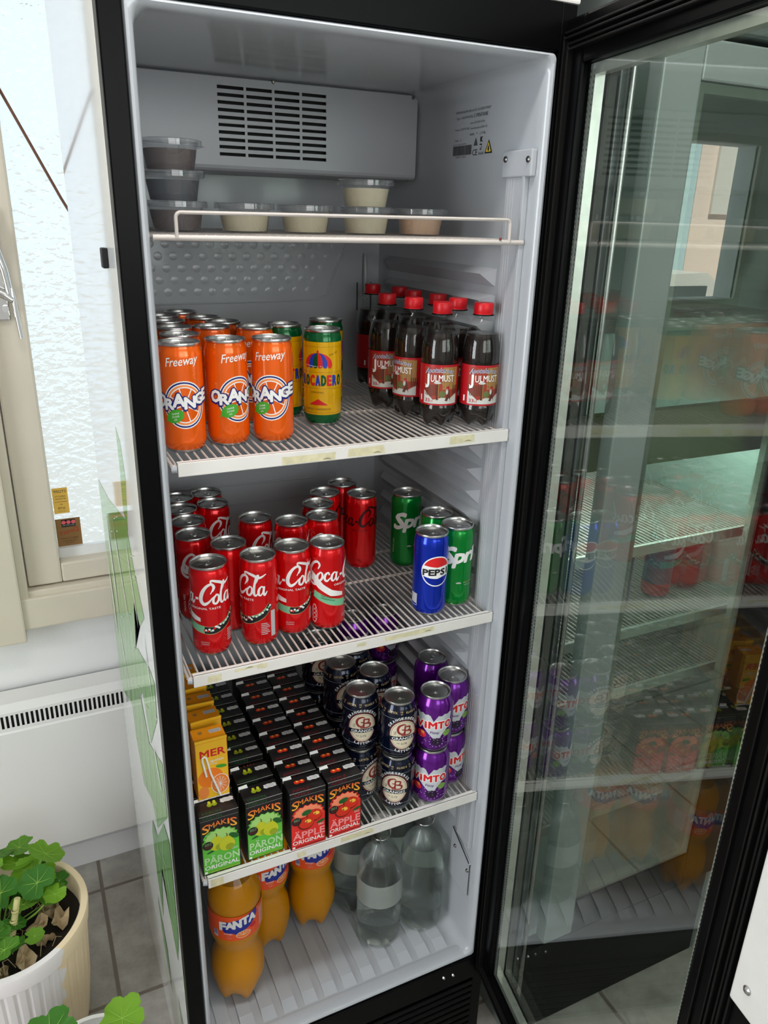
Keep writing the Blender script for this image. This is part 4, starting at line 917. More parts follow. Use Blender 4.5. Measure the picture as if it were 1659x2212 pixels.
# ================================================================ CARTONS
CWd,CDp,CHt=.0625,.0400,.1180
def carton(kind):
    pear=kind=='pear'; o=empty('juice_carton',(0,0,0),0,'','carton')
    mb=MB(); a,b,c=CWd/2,CDp,CHt; mb.box((-a,0,0),(a,b,c),'carton_black',.0012); mb.build('body',o)
    # front artwork
    d=Deco(); B,Lt=('pear_bg','pear_bg_light') if pear else ('apple_bg','apple_bg_light')
    P=[(-.0295,.002),(.0295,.002),(.0295,.066)]
    for k in range(9):
        t=k/8; ang=PI*t; bx=.026*math.cos(ang); bz=.070+.017*math.sin(ang); P.append((bx,bz)); 
        if k<8: t2=(k+.5)/8; P.append((.0285*math.cos(PI*t2),.070+.0195*math.sin(PI*t2)+.0008))
    P.append((-.0295,.066)); d.poly(P,B,1)
    Q=[(x*.9,max(z,.045)*.985) for x,z in P[2:]]; d.poly(Q,Lt,2)
    if pear:
        for (x,z,s_) in ((-.0065,.060,1.35),(.0100,.055,1.40)):
            L0=4 if x<0 else 7
            P=[]
            for k in range(26):
                t=2*PI*k/26; rr_=.0092*s_*(1-.42*max(0,math.sin(t))**1.5); P.append((x+rr_*math.cos(t),z-.002+.0098*s_*math.sin(t)*(1.28 if math.sin(t)>0 else .95)))
            d.poly(P,'pear',L0); d.ell(x+.0030*s_,z-.006*s_,.0050*s_,.0046*s_,'pear_shade',L0+1); d.stroke([(x,z+.0135,.0014),(x+.0005,z+.0175,.0012),(x-.001,z+.0205,.0010)],'stem_brown',L0+2)
        d.ell(.0215,.067,.0090,.0048,'leaf_dark',6,rot=-.6); d.ell(-.015,.046,.009,.002,'leaf_dark',3,rot=.3)
    else:
        for (x,z) in ((.0105,.063),(-.0045,.051)):
            L0=4 if x>0 else 8; d.ell(x,z,.0145,.0128,'label_dark_red',L0); d.ell(x+.0012,z+.0012,.0130,.0113,'apple',L0+1); d.ell(x+.0040,z+.0040,.0058,.0036,'apple_light',L0+2,rot=-.3); d.ell(x+.0015,z+.0030,.0016,.0012,'stem_brown',L0+3); d.stroke([(x+.001,z+.006,.0012),(x+.003,z+.0125,.0009)],'stem_brown',L0+3)
        d.ell(-.0030,.0735,.0088,.0050,'leaf_dark',12,rot=.25); d.ell(.022,.047,.0080,.0028,'leaf_dark',3,rot=.3)
    d.ell(-.0210,.060,.0085,.0082,'carton_black',13); 
    for q in range(4): d.text('GJORD PA',-.0205,.0635-.0028*q,.0015,'pear_word' if q<2 else 'scene_red',14,w=.011)
    for i,ch in enumerate('SMAKIS'):
        xx=(-.0228,-.0130,-.0030,.0068,.0140,.0222)[i]; hh=(.0165,.0105,.0098,.0100,.0110,.0165)[i]; yy=(.0855,.0925,.0950,.0948,.0930,.0865)[i]
        d.text(ch,xx,yy,hh,'smakis_fill',4,w=(.0108,.0088,.0088,.0085,.0028,.0108)[i],bold=.012,slope=(.5,.25,.1,-.1,-.2,-.45)[i]*.6)
    wd='PÄRON' if pear else 'ÄPPLE'; d.text(wd,0.001,.0215,.0140,'pear_word' if pear else 'apple_word',8,w=.056,bold=.03); d.text('ORIGINAL',0,.0110,.0078,'ink_white',8,w=.056,bold=.02); d.text('25cl',.022,.0395,.0040,'ink_white',8,w=.009)
    d.rect(-.0285,.0035,-.024,.0075,'ink_white',8); d.rect(-.0225,.0045,.028,.0062,'pear_shade' if pear else 'ink_maroon',8)
    d.rect(-.0305,.1095,.0305,.1098,'pale_grey',3)
    ww=wd; d.text(ww,-.011,.1115,.0050,'ink_dark_green' if pear else 'ink_maroon',2,w=.030,bold=.02)
    d.build('front_artwork',planemap((0,0,0),(1,0,0),(0,0,1),(0,-1,0)),o)
    # back art (same colours) and top
    d=Deco(); d.rect(-.0312,.0002,.0312,.0010,'fold_white',1); d.rect(-.0312,.0008,.0312,.0115,'carton_black_top',1); 
    d.text(wd,-.010,.0035,.0060,'ink_dark_green' if pear else 'ink_maroon',2,w=.030,bold=.03,shear=-.1)
    d.ring(.020,.0062,.0060,.0026,.0004,'ink_grey',2,n=16); d.rect(-.0312,.0125,.0312,.0129,'ink_grey',1)
    if pear:
        for x in (-.010,-.002): d.ell(x,.0235,.0042,.0044,'pear_shade',3); d.ell(x+.0005,.0285,.0024,.0038,'pear',4)
    else:
        for x in (-.011,-.0025): d.ell(x,.0250,.0050,.0046,'apple',3); d.ell(x+.001,.0265,.0022,.0018,'apple_light',4)
    P=[]; 
    for k in range(24): t=2*PI*k/24; P.append((.0185+(.0105+.0007*math.sin(6*t))*max(-1,min(1,1.25*math.cos(t))),.0265+(.0048+.0006*math.sin(8*t))*max(-1,min(1,1.3*math.sin(t)))))
    d.poly(P,'date_white',3); d.text('08.10.2025',.0185,.0272,.0018,'ink_grey',4,w=.014); d.text('L1234 10:25',.0185,.0240,.0018,'ink_grey',4,w=.013)
    tp=d.build('top_artwork',planemap((0,0,CHt),(1,0,0),(0,1,0),(0,0,1)),o)
    # back-left opening flap of foil and side seam
    mb=MB(); mb.add([(-a+.001,b-.0035,c),(-a+.015,b-.0045,c+.0006),(-a+.014,b-.0005,c+.0046),(-a-.0002,b-.0005,c+.0036),(-a-.0004,b-.006,c-.004)],[(0,1,2,3),(0,3,4)],'fold_white'); mb.build('folded_corner',o,fix=False)
    mb=MB(); mb.box((-a,.0010,c-.0002),(a,.0022,c+.0010),'carton_black_top',.0003); mb.build('top_seam',o)
    return o
KART={'pear':carton('pear'),'apple':carton('apple')}; kused=set()
ords=['frontmost','second from the front','third from the front','fourth from the front','fifth from the front','sixth from the front','seventh from the front','eighth from the front','ninth from the front','tenth from the front']
def putk(kind,x,y,z,rz,label,group):
    src=KART[kind]
    if kind not in kused: kused.add(kind); o=src; o.location=(x,y,z); o.rotation_euler=(0,0,rz)
    else: o=dup(src,(x,y,z),rz)
    o['label']=label; o['group']=group; return o
rnd=random.Random(2)
for i in range(9): putk('apple',.2645+rnd.uniform(-.0012,.0012)+.0012*(i-4)*(i>5),.0235+.0438*i,ZD,math.radians(rnd.uniform(-1,1)),'black apple juice carton, '+ords[i]+' in the column beside the beer cans','apple juice cartons')
for i in range(9): putk('apple',.1985+rnd.uniform(-.0012,.0012)+.0015*(i-4)*(i>5),.0215+.0440*i,ZD,math.radians(rnd.uniform(-1,1)),'black apple juice carton, '+ords[i]+' in the column next to the pear cartons','apple juice cartons')
ys=[.0310,.0800,.1300,.1790,.2230,.2670,.3110,.3540,.3970]
for i in range(9):
    o=putk('pear',.1255+rnd.uniform(-.001,.001),ys[i],ZD,math.radians(rnd.uniform(-1.5,1.5)),'black pear juice carton, '+ords[i]+' in the column left of the apple cartons','pear juice cartons')
    if i==2: o.rotation_euler=(math.radians(-5),0,0)
for i in range(9): putk('pear',.0520+.002*(i>0),.0285+.0475*i,ZD,math.radians(rnd.uniform(-1.5,1.5)),'black pear juice carton, '+ords[i]+' in the leftmost column'+(' under the orange cartons' if i else ''),'pear juice cartons')
# orange cartons with straw
o=empty('juice_carton',(0,0,0),0,'','carton','orange juice cartons with straws'); a=.0255; b=.036; c=.113
mb=MB(); mb.box((-a,0,0),(a,b,c),'mer_orange',.0015); mb.box((-a,-.0008,c-.002),(a,.0012,c+.003),'mer_yellow',.0004); mb.build('body',o)
d=Deco(); d.rect(-.0245,.001,.0245,.110,'mer_yellow',1); d.text('MER',.0015,.083,.0130,'red_ink',3,w=.040,bold=.03); d.text('apelsin',.0075,.0715,.0058,'ink_white',3,w=.022,bold=.01); d.text('Orange',.000,.067,.0026,'ink_white',3,w=.016)
d.ell(-.004,.042,.0200,.0185,'orange_juice_art',2); d.ell(.011,.026,.0150,.0190,'ink_white',3); d.ell(.011,.026,.0138,.0178,'orange_juice_art',4); d.ell(.011,.026,.0110,.0150,'orange_pale',5)
for k in range(6): t=PI*k/6; d.stroke([(.011-.011*math.cos(t),.026-.015*math.sin(t),.0006),(.011+.011*math.cos(t),.026+.015*math.sin(t),.0006)],'ink_white',6)
d.ell(.014,.060,.0090,.0032,'leaf_green',5,rot=-.15); d.ell(-.016,.016,.0085,.0120,'orange_pale',5); d.rect(-.0245,.001,.0245,.0035,'ink_white',7); d.text('smaka gott',0,.0015,.0016,'ink_grey',8,w=.02)
d.build('front_artwork',planemap((0,0,0),(1,0,0),(0,0,1),(0,-1,0)),o)
d=Deco(); d.rect(-.0245,.001,.0245,.012,'mer_orange',1); d.rect(.002,.018,.021,.027,'pale_grey',1); d.text('19.11.25',.0115,.021,.0022,'ink_grey',2,w=.014); d.ell(-.012,.023,.0036,.0036,'scene_yellow',1); d.build('top_artwork',planemap((0,0,c),(1,0,0),(0,1,0),(0,0,1)),o)
mb=MB(); mb.tube([(-.0110,-.0030,.048),(-.0160,-.0032,.080),(-.0155,-.0034,.0850),(-.0125,-.0034,.0872),(-.0098,-.0034,.0850),(-.0040,-.0032,.052),(.0095,-.0030,.0050)],.0018,'straw',10); st=mb.build('straw',o)
mb=MB(); mb.quad((-.0195,-.0012,.044),(.0130,-.0012,.002),(.0150,-.0012,.003),(-.0100,-.0012,.092),'tub_plastic'); 
mat('mer_side',rgb(236,160,40),.4)
MERS=[(.0535,.0640,0,'front orange juice carton with a white bent straw, on top of the black cartons'),(.0580,.1160,3,'orange juice carton right behind the one with the straw on its front'),(.0570,.1640,-2,'orange juice carton third from the front at the cooler edge'),(.0560,.2120,2,'orange juice carton fourth from the front at the cooler edge'),(.0500,.2600,0,'rearmost orange juice carton partly under the shelf edge')]
for i,(x,y,r,l) in enumerate(MERS):
    if i==0: o.location=(x,y,ZD+.1192); o.rotation_euler=(0,0,math.radians(r)); o['label']=l; first=o
    else: dup(first,(x,y,ZD+.1192),math.radians(r),l)
# ================================================================ DARK SODA BOTTLES
prof=[(.012,.006),(.020,.0035),(.0255,.008),(.0280,.018),(.0290,.028),(.0290,.0335),(.0283,.036),(.0283,.100),(.0290,.1025),(.0293,.112),(.0286,.124),(.0262,.137),(.0222,.149),(.0175,.1595),(.0140,.1655),(.0126,.1675),(.0126,.1700)]
def petal(r,z,a):
    if z<.026:
        k=(1-z/.026); f=.5+.5*math.cos(5*a); return r*(1-.16*k*(1-f)),z+.010*k*(1-f)
    return r,z
bt=empty('soda_bottle',(0,0,0),0,'','bottle','dark soda bottles with red caps')
mb=MB(); mb.lathe(prof,'clear_plastic',40,fn=petal); mb.build('bottle',bt)
mb=MB(); lq=[(.00001,.0075)]+[(max(r-.0007,.001),z+.0004) for r,z in prof if z<.139]+[(.0232,.1440),(.00001,.1440)]; mb.lathe(lq,'cola_dark',40,fn=petal); mb.build('liquid',bt)
mb=MB(); mb.lathe([(.0137,.1715),(.0150,.1722),(.0150,.1728),(.0143,.1733),(.0145,.1736),(.0146,.1870),(.0138,.1882),(.0060,.1885),(.00001,.1885)],'cap_red',28); mb.lathe([(.0135,.1696),(.0162,.1700),(.0162,.1708),(.0135,.1712)],'gasket',24); mb.build('cap',bt)
mb=MB(); mb.lathe([(.0290,.0372),(.0290,.0990)],'label_red',40); lb=mb.build('label',bt)
d=Deco(); x0,x1=-.026,.030
d.rect(x0,.040,x1,.0955,'scene_red',1); d.rect(.004,.062,x1,.0955,'scene_yellow',1.4)
for k in range(3): d.rect(.006+.008*k,.064,.0066+.008*k,.094,'scene_brown',1.8)
d.poly([(x0,.040),(x1,.040),(x1,.056),(.016,.048),(.004,.050),(-.010,.046),(x0,.060)],'snow',2)
for k in range(8): d.rect(-.0255+.0026*k,.051+.0006*abs(k-4),-.0240+.0026*k,.0690,'scene_brown',1.8)
d.rect(-.0055,.046,-.0020,.0715,'scene_brown',3); d.ell(-.0040,.0722,.0055,.0018,'snow',4); d.rect(-.0025,.047,-.0015,.070,'scene_yellow',4)
d.ell(.004,.055,.0050,.0055,'scene_green',3); d.poly([(.008,.045),(.0115,.053),(.0100,.0620),(.0140,.0640),(.0160,.0560),(.0180,.0440),(.0150,.0500),(.0120,.0440)],'scene_brown',4); d.ell(.0125,.0640,.0028,.0030,'label_red',5); d.ell(.0112,.0590,.0020,.0045,'snow',5); d.stroke([(.002,.072,.0018),(.009,.069,.0026),(.018,.073,.0018)],'scene_yellow',4)
for k in range(4): d.rect(.0215+.003*k,.054,.0230+.003*k,.068,'scene_brown',4)
d.text('Apotekarnes',-.002,.0855,.0072,'ink_white',4,w=.044,shear=.35,bold=.03,arch=.0025); d.text('Apotekarnes',-.002,.0858,.0068,'script_blue',6,w=.043,shear=.35,bold=-.012,arch=.0025)
d.text('J',-.0205,.0690,.0160,'ink_white',4,w=.0065,bold=.02); d.text('ULMUST',.0040,.0730,.0096,'ink_white',4,w=.037,bold=.008,arch=.0016,grow=.12); d.stroke([(-.0178,.069,.0018),(-.0205,.0665,.0022),(-.0240,.0690,.0012)],'ink_white',4)
d.text('33',-.0190,.0425,.0052,'label_red',4,w=.0075,bold=.03); d.text('cl',-.0125,.0425,.0036,'label_red',4,w=.0040)
d.rect(-.034,.043,-.031,.052,'ink_white',2)
d.build('label_artwork',cylmap([(.0290,0),(.0290,.2)]),lb,step=.003)
JU=[(.5005,.0620,18,'dark soda bottle in front at the right wall'),(.4420,.0840,4,'dark soda bottle in the front row, just left of the rightmost one'),(.4290,.1530,-42,'dark soda bottle behind and left of the front middle bottle'),(.4160,.2220,2,'dark soda bottle at the left of the group with a clear view of its label'),(.4960,.1310,20,'dark soda bottle directly behind the rightmost front one'),(.4990,.2020,30,'dark soda bottle third along the right wall'),(.4880,.2680,-20,'dark soda bottle fourth along the right wall with only its cap showing'),(.4960,.3380,40,'dark soda bottle fifth along the right wall, cap behind another cap'),(.4700,.3980,40,'dark soda bottle farthest back at the left end of the group')]
for i,(x,y,r,l) in enumerate(JU):
    if i==0: bt.location=(x,y,ZB); bt.rotation_euler=(0,0,facing(x,y,r)); bt['label']=l
    else: dup(bt,(x,y,ZB),facing(x,y,r),l)
# ================================================================ ORANGE SODA BOTTLES (floor)
ZFL=.0135
prof=[(.014,.010),(.026,.004),(.035,.012),(.0405,.030),(.0445,.058),(.0452,.080),(.0432,.103),(.0375,.124),(.0352,.137),(.0375,.150),(.0425,.166),(.0432,.178),(.0432,.236),(.0440,.244),(.0435,.258),(.0400,.272),(.0325,.288),(.0235,.302),(.0165,.312),(.0138,.317),(.0136,.323)]
def petal2(r,z,a):
    r=r*1.115
    if z<.040:
        k=(1-z/.040); f=.5+.5*math.cos(5*a); return r*(1-.26*k*(1-f)),z+.026*k*(1-f)
    return r,z
fb=empty('soda_bottle',(0,0,0),0,'','bottle','large orange soda bottles')
mb=MB(); mb.lathe(prof,'clear_plastic',44,fn=petal2); mb.build('bottle',fb)
mb=MB(); mb.lathe([(.00001,.020)]+[(r-.0008,z+.0004) for r,z in prof if z<.280]+[(.0300,.290),(.00001,.290)],'fanta_liquid',44,fn=petal2); mb.build('liquid',fb)
mb=MB(); mb.lathe([(.0150,.318),(.0155,.319),(.0155,.334),(.0145,.336),(.00001,.336)],'fanta_blue',24); mb.build('cap',fb)
mb=MB(); mb.lathe([(.0488,.1790),(.0488,.2350)],'fanta_label',44); lb=mb.build('label',fb)
d=Deco()
d.poly([(-.0260,.2090),(-.0250,.2200),(-.0160,.2215),(.0020,.2260),(.0160,.2300),(.0300,.2330),(.0310,.2230),(.0250,.2120),(.0150,.2030),(.0060,.2000),(-.0020,.1940),(-.0080,.1980),(-.0200,.1990)],'fanta_blue',2)
xs=(-.0220,-.0115,-.0010,.0105,.0215)
for i,ch in enumerate('FANTA'):
    d.text(ch,xs[i],.2045+.0022*i+(.0015 if i%2 else 0),(.0165,.0140,.0165,.0150,.0150)[i],'ink_white',4,w=(.0088,.0108,.0105,.0098,.0108)[i],bold=.06,slope=.12)
d.xf(1.12,1.10,0,.207)
d.ell(.0080,.1915,.0120,.0080,'orange_juice_art',3); d.ring(.0080,.1915,.0120,.0080,.0008,'ink_white',4)
for k in range(5): t=PI*(k+.5)/5; d.stroke([(.008,.1900,.0006),(.008+.011*math.cos(t),.1900+.0085*math.sin(t),.0006)],'ink_white',4)
d.text('orange',-.0165,.1945,.0034,'ink_white',3,w=.0140,bold=.01); d.text('soda',-.0165,.1900,.0024,'pale_grey',3,w=.007); d.text('1,5 l',-.0150,.1850,.0020,'ink_white',3,w=.007); d.rect(-.043,.184,-.034,.200,'pale_grey',2); d.rect(-.0425,.1895,-.0345,.1995,'fanta_blue',3)
for k in range(3): d.rect(-.042+.0028*k,.190,-.0408+.0028*k,.199,'pale_grey',4)
d.rect(.030,.181,.0302,.234,'scene_red',2); d.ell(.0250,.2020,.0060,.0050,'red_ink',2)
for k in range(9): d.rect(.040,.184+.005*k,.062,.1856+.005*k,'ink_white',2)
d.build('label_artwork',lambda u,v,o:cylmap([(.0488,0),(.0488,.3)])(u*1.12,v,o),lb,step=.004)
FA=[(.0880,.1160,4,'large orange soda bottle standing in front at the left of the cooler floor'),(.1680,.2020,35,'large orange soda bottle behind the front left one'),(.2710,.2120,18,'large orange soda bottle in the middle of the cooler floor')]
for i,(x,y,r,l) in enumerate(FA):
    if i==0: fb.location=(x,y,ZFL-.004); fb.rotation_euler=(0,0,facing(x,y,r)+0); fb['label']=l
    else: dup(fb,(x,y,ZFL-.004),facing(x,y,r),l)
# ================================================================ FLIP-TOP WATER BOTTLES
wp=[(.00001,.0045),(.034,.0035),(.0430,.0010),(.0462,.0060),(.0472,.020),(.0475,.150),(.0468,.172),(.0440,.194),(.0380,.214),(.0290,.231),(.0205,.243),(.0160,.254),(.0140,.268),(.0140,.281),(.0158,.283),(.0158,.291),(.0135,.2925)]
wb=empty('water_bottle',(0,0,0),0,'','bottle','clear glass swing-top water bottles')
mb=MB(); mb.lathe(wp,'clear_plastic',44); mb.build('glass',wb)
mb=MB(); mb.lathe([(max(r-.0022,.00001),z+.004) for r,z in wp if z<.20]+[(.0375,.2080),(.00001,.2080)],'water_glass',44); mb.build('water',wb)
d=Deco(); d.rect(-.062,.112,.062,.168,'frosted_label',1); d.build('paper_label',cylmap([(.0476,0),(.0476,.2)]),wb,step=.004)
mb=MB(); mb.lathe([(.0130,.290),(.0158,.294),(.0158,.299),(.0110,.3055),(.00001,.3065)],'stopper_white',24); mb.build('stopper',wb)
mb=MB(); mb.tube([(.018,-.002,.256),(.019,-.010,.270),(.0185,-.006,.288),(.017,0,.302),(0,.002,.309),(-.017,0,.302),(-.0185,-.006,.288),(-.019,-.010,.270),(-.018,-.002,.256)],.0010,'steel',8); mb.tube([(.0165*math.cos(2*PI*k/24),.0165*math.sin(2*PI*k/24),.2565) for k in range(25)],.0010,'steel',6,False); mb.tube([(.0,-.019,.270),(.0,-.0175,.244),(.002,-.0260,.237)],.0012,'steel',6); mb.build('wire_bail',wb)
WA=[(.3840,.1190,0,'front clear swing-top bottle on the cooler floor'),(.4815,.1190,150,'right clear swing-top bottle next to the side wall'),(.3700,.2160,10,'rear left clear swing-top bottle, close to the middle orange bottle'),(.4690,.2240,-10,'rear right clear swing-top bottle, hidden under the shelf edge')]
for i,(x,y,r,l) in enumerate(WA):
    if i==0: wb.location=(x,y,ZFL); wb.rotation_euler=(0,0,facing(x,y,r)); wb['label']=l
    else: dup(wb,(x,y,ZFL),facing(x,y,r),l)
# ================================================================ DIP TUBS
TUB={}
def tub(kind,m):
    o=empty('dip_tub',(0,0,0),0,'','tub')
    mb=MB(); mb.lathe([(.00001,.0008),(.0300,.0004),(.0316,.0020),(.0372,.0340),(.0385,.0345),(.0385,.0352)],'tub_plastic',40); mb.build('cup',o)
    mb=MB(); mb.lathe([(.00001,.0014),(.0304,.0014),(.0350,.0265),(.00001,.0262)],m,40); mb.build('dip',o)
    mb=MB(); mb.lathe([(.0425,.0300),(.0430,.0305),(.0428,.0375),(.0405,.0385),(.0385,.0378),(.0378,.0362),(.00001,.0362)],'tub_plastic',44); mb.add([(.040,.008,.033),(.050,.005,.0325),(.050,-.003,.0325),(.041,-.006,.033)],[(0,1,2,3)],'tub_plastic'); mb.build('lid',o,fix=False)
    TUB[kind]=o; return o
for k,m in (('cream','sauce_cream'),('peach','sauce_peach'),('brown','sauce_brown'),('grey','sauce_grey')): tub(k,m)
tu=set()
def putt(kind,x,y,z,label,group):
    src=TUB[kind]
    if kind not in tu: tu.add(kind); o=src; o.location=(x,y,z)
    else: o=dup(src,(x,y,z),random.uniform(-.4,.3))
    o['label']=label; o['group']=group
zt=ZA+.0002; st=.0375
putt('brown',.0805,.200,zt,'clear lidded tub of brown dip, lowest of the left stack','tubs in the left stack'); putt('grey',.0785,.200,zt+st,'clear lidded tub of dark grey dip, middle of the left stack','tubs in the left stack'); putt('brown',.0770,.200,zt+2*st,'clear lidded tub of brown dip, topmost of the left stack','tubs in the left stack')
putt('cream',.1765,.200,zt,'clear tub of cream-coloured dip, first to the right of the dark stack','tubs of cream dip'); putt('cream',.2680,.200,zt,'clear tub of cream-coloured dip, second single one from the left','tubs of cream dip')
putt('cream',.3650,.200,zt,'clear tub of cream-coloured dip under another tub','tubs of cream dip'); putt('cream',.3645,.200,zt+st,'clear tub of cream-coloured dip stacked on top of another cream tub','tubs of cream dip'); putt('peach',.4590,.200,zt,'clear tub of peach-coloured dip at the right end of the row','tubs of cream dip')
# ================================================================ POTTED PLANTS
def leafmesh(name,seed,pointed=False):
    rnd=random.Random(seed); bm=MB(); n=72; rings=5; vs=[(0,0,0)]; 
    def R(a):
        t=abs((a+PI)%(2*PI)-PI)   # 0 at tip direction, PI at stalk notch
        base=1-.42*math.exp(-((PI-t)/.28)**2)
        if pointed: return base*(.72+.28*abs(math.cos(2.5*a))**.7)*(1+.07*((a*14)%1.0))
        return base*(.955+.045*math.cos(7*a))*(1+.03*math.cos(27*a))
    for k in range(1,rings+1):
        f=k/rings
        for i in range(n):
            a=2*PI*i/n; r=R(a)*f if k==rings else (R(a)*.7+.3*.9)*f*(.55+.45*f)/(.55+.45*f)
            z=.14*f*f+.035*math.cos(7*a)*f*f+.05*math.sin(2*a+seed)*f*f+rnd.uniform(-.006,.006)
            vs.append((r*math.cos(a),r*math.sin(a),z))
    fs=[(0,1+i,1+(i+1)%n) for i in range(n)]
    for k in range(rings-1):
        for i in range(n): fs.append((1+k*n+i,1+(k+1)*n+i,1+(k+1)*n+(i+1)%n,1+k*n+(i+1)%n))
    bm.add(vs,fs,'geranium_leaf',True)
    for j in range(7):
        a=(j-3)*.78; bm.tube([(0,0,.004),(.4*math.cos(a),.4*math.sin(a),.05),(.82*math.cos(a)*.95,.82*math.sin(a)*.95,.155)],[.014,.010,.003],'leaf_vein',5)
    return bm
def plant(root,leaves,origin,pointed=False):
    protos=[]
    for i,(x,y,z,s,tx,ty,rz) in enumerate(leaves):
        if i<3: o=leafmesh('leaf',i,pointed).build('leaf',root,fix=False); protos.append(o)
        else: o=protos[i%3].copy(); COL.objects.link(o); o.parent=root
        o.location=(x,y,z); o.scale=(s,s,s); o.rotation_euler=(tx,ty,rz)
        # petiole
        mb=MB(); mb.tube([(x,y,z),((x*2+origin[0])/3,(y*2+origin[1])/3,z-.035),(origin[0]+(x-origin[0])*.25,origin[1]+(y-origin[1])*.25,origin[2])],.0014,'leaf_vein',6); mb.build('leaf_stalk',root)
m=mat('pot_painted',rgb(236,214,178),.55); nt=m.node_tree; b_=nt.nodes['Principled BSDF']; tc=nt.nodes.new('ShaderNodeTexCoord'); sp=nt.nodes.new('ShaderNodeSeparateXYZ'); nz=nt.nodes.new('ShaderNodeTexNoise'); nz.inputs['Scale'].default_value=16
ma=nt.nodes.new('ShaderNodeMath'); ma.operation='MULTIPLY_ADD'; ma.inputs[1].default_value=1.2; ad=nt.nodes.new('ShaderNodeMath'); ad.operation='ADD'; mr=nt.nodes.new('ShaderNodeMapRange'); mr.inputs[1].default_value=-.052; mr.inputs[2].default_value=-.046; nm=nt.nodes.new('ShaderNodeMath'); nm.operation='MULTIPLY'; nm.inputs[1].default_value=.10
mc=nt.nodes.new('ShaderNodeMix'); mc.data_type='RGBA'; mc.inputs[6].default_value=(*rgb(236,214,178),1); mc.inputs[7].default_value=(*rgb(232,226,226),1)
for q_,p_ in ((tc.outputs['Object'],sp.inputs[0]),(tc.outputs['Object'],nz.inputs['Vector']),(sp.outputs['X'],ma.inputs[0]),(sp.outputs['Y'],ma.inputs[2]),(nz.outputs['Fac'],nm.inputs[0]),(ma.outputs[0],ad.inputs[0]),(nm.outputs[0],ad.inputs[1]),(mc.outputs[2],b_.inputs['Base Color'])): nt.links.new(q_,p_)
neg=nt.nodes.new('ShaderNodeMath'); neg.operation='MULTIPLY'; neg.inputs[1].default_value=-1; nt.links.new(ad.outputs[0],neg.inputs[0]); nt.links.new(neg.outputs[0],mr.inputs[0]); mr.inputs[1].default_value=-.046; mr.inputs[2].default_value=-.041; nt.links.new(mr.outputs[0],mc.inputs[0])
pot=empty('potted_geranium',(-.314,.430,ZF),0,'large cream ribbed pot with a leafy green geranium beside the cooler','potted plant')
HR=.05-ZF; rr=.160
mb=MB(); mb.lathe([(.00001,0),(.128,0),(.132,.006),(.140,.10),(.150,HR-.045),(.150,HR-.040)],'pot_painted',176,fn=lambda r,z,a:(r+(.0030 if math.cos(44*a)>-.25 and .012<z<HR-.042 else 0),z),smooth=False); mb.build('pot_body',pot)
mb=MB(); mb.lathe([(.150,HR-.042),(.1565,HR-.040),(.160,HR-.004),(.1585,HR),(.1465,HR),(.1440,HR-.003),(.1400,HR-.05)],'pot_painted',72); mb.build('pot_rim',pot)
mb=MB(); mb.lathe([(.00001,HR-.045),(.06,HR-.043),(.10,HR-.046),(.143,HR-.040)],'soil',40,fn=lambda r,z,a:(r,z+.006*math.sin(5*a+r*60))); mb.build('soil',pot)
rnd=random.Random(21); L=[]
spots=[(.052,.060,.085,.046),(.020,.095,.105,.034),(.085,.010,.060,.030),(-.010,.030,.095,.036),(.030,.000,.070,.030),(-.045,.075,.110,.040),(-.060,-.010,.100,.038),(-.030,-.055,.060,.036),(.005,-.075,.040,.026),(-.080,.040,.130,.040),(.060,.105,.070,.030),(-.095,-.050,.090,.040),(-.015,.120,.120,.034),(-.10,.11,.125,.036),(.035,.035,.050,.028),(-.06,-.10,.075,.034),(-.12,.0,.12,.034),(.01,-.03,.055,.024),(.10,.055,.045,.022),(-.055,.02,.07,.03)]
spots+=[(.080,.085,.120,.040),(.030,.130,.115,.032),(-.03,.06,.150,.034),(.09,-.01,.085,.024),(.06,.02,.105,.038),(-.07,.14,.14,.036),(-.12,.06,.15,.04),(-.005,-.11,.085,.030),(-.04,-.03,.11,.032),(.045,-.075,.05,.020)]
for (x,y,z,s) in spots: L.append((x+.008,y,HR-.035+z*.75,s,rnd.uniform(-.45,.1),rnd.uniform(-.25,.35),rnd.uniform(0,6.28)))
plant(pot,L,(-.02,.0,HR-.04))
mb=MB(); mb.tube([(.000,-.055,HR-.05),(.012,-.040,HR-.012),(.022,-.022,HR+.022),(.030,-.014,HR+.052)],[.006,.0065,.0065,.006],'stem_pale',10)
for k in range(5): t=k/5; mb.lathe([(.0066,HR-.04+.085*t),(.0078,HR-.037+.085*t),(.0064,HR-.034+.085*t)],'stem_pale',8,c=(.002+.026*t,-.053+.037*t))
mb.build('woody_stem',pot)
mb=MB(); mb.tube([(-.035,.07,HR-.03),(-.020,.085,HR+.06),(-.012,.090,HR+.115)],[.003,.0024,.0018],'cord_brown',6); mb.build('dry_twig',pot)
mb=MB(); mb.tube([(-.09,.10,HR-.03),(-.07,.08,HR+.10),(-.10,.09,HR+.15)],[.0022,.002,.0015],'leaf_vein',6); mb.build('bare_stem',pot)
def dead(seed):
    mb=MB(); rn=random.Random(seed); n=11; vs=[(0,0,.004)]
    for k in range(2):
        for i in range(n): a=2*PI*i/n; r=(.5+.5*k)*(.020+rn.uniform(-.004,.006)); vs.append((r*math.cos(a),r*.7*math.sin(a),rn.uniform(0,.012)*(k+.3)+.006*math.sin(3*a)))
    fs=[(0,1+i,1+(i+1)%n) for i in range(n)]+[(1+i,1+n+i,1+n+(i+1)%n,1+(i+1)%n) for i in range(n)]
    mb.add(vs,fs,'dead_leaf'); return mb
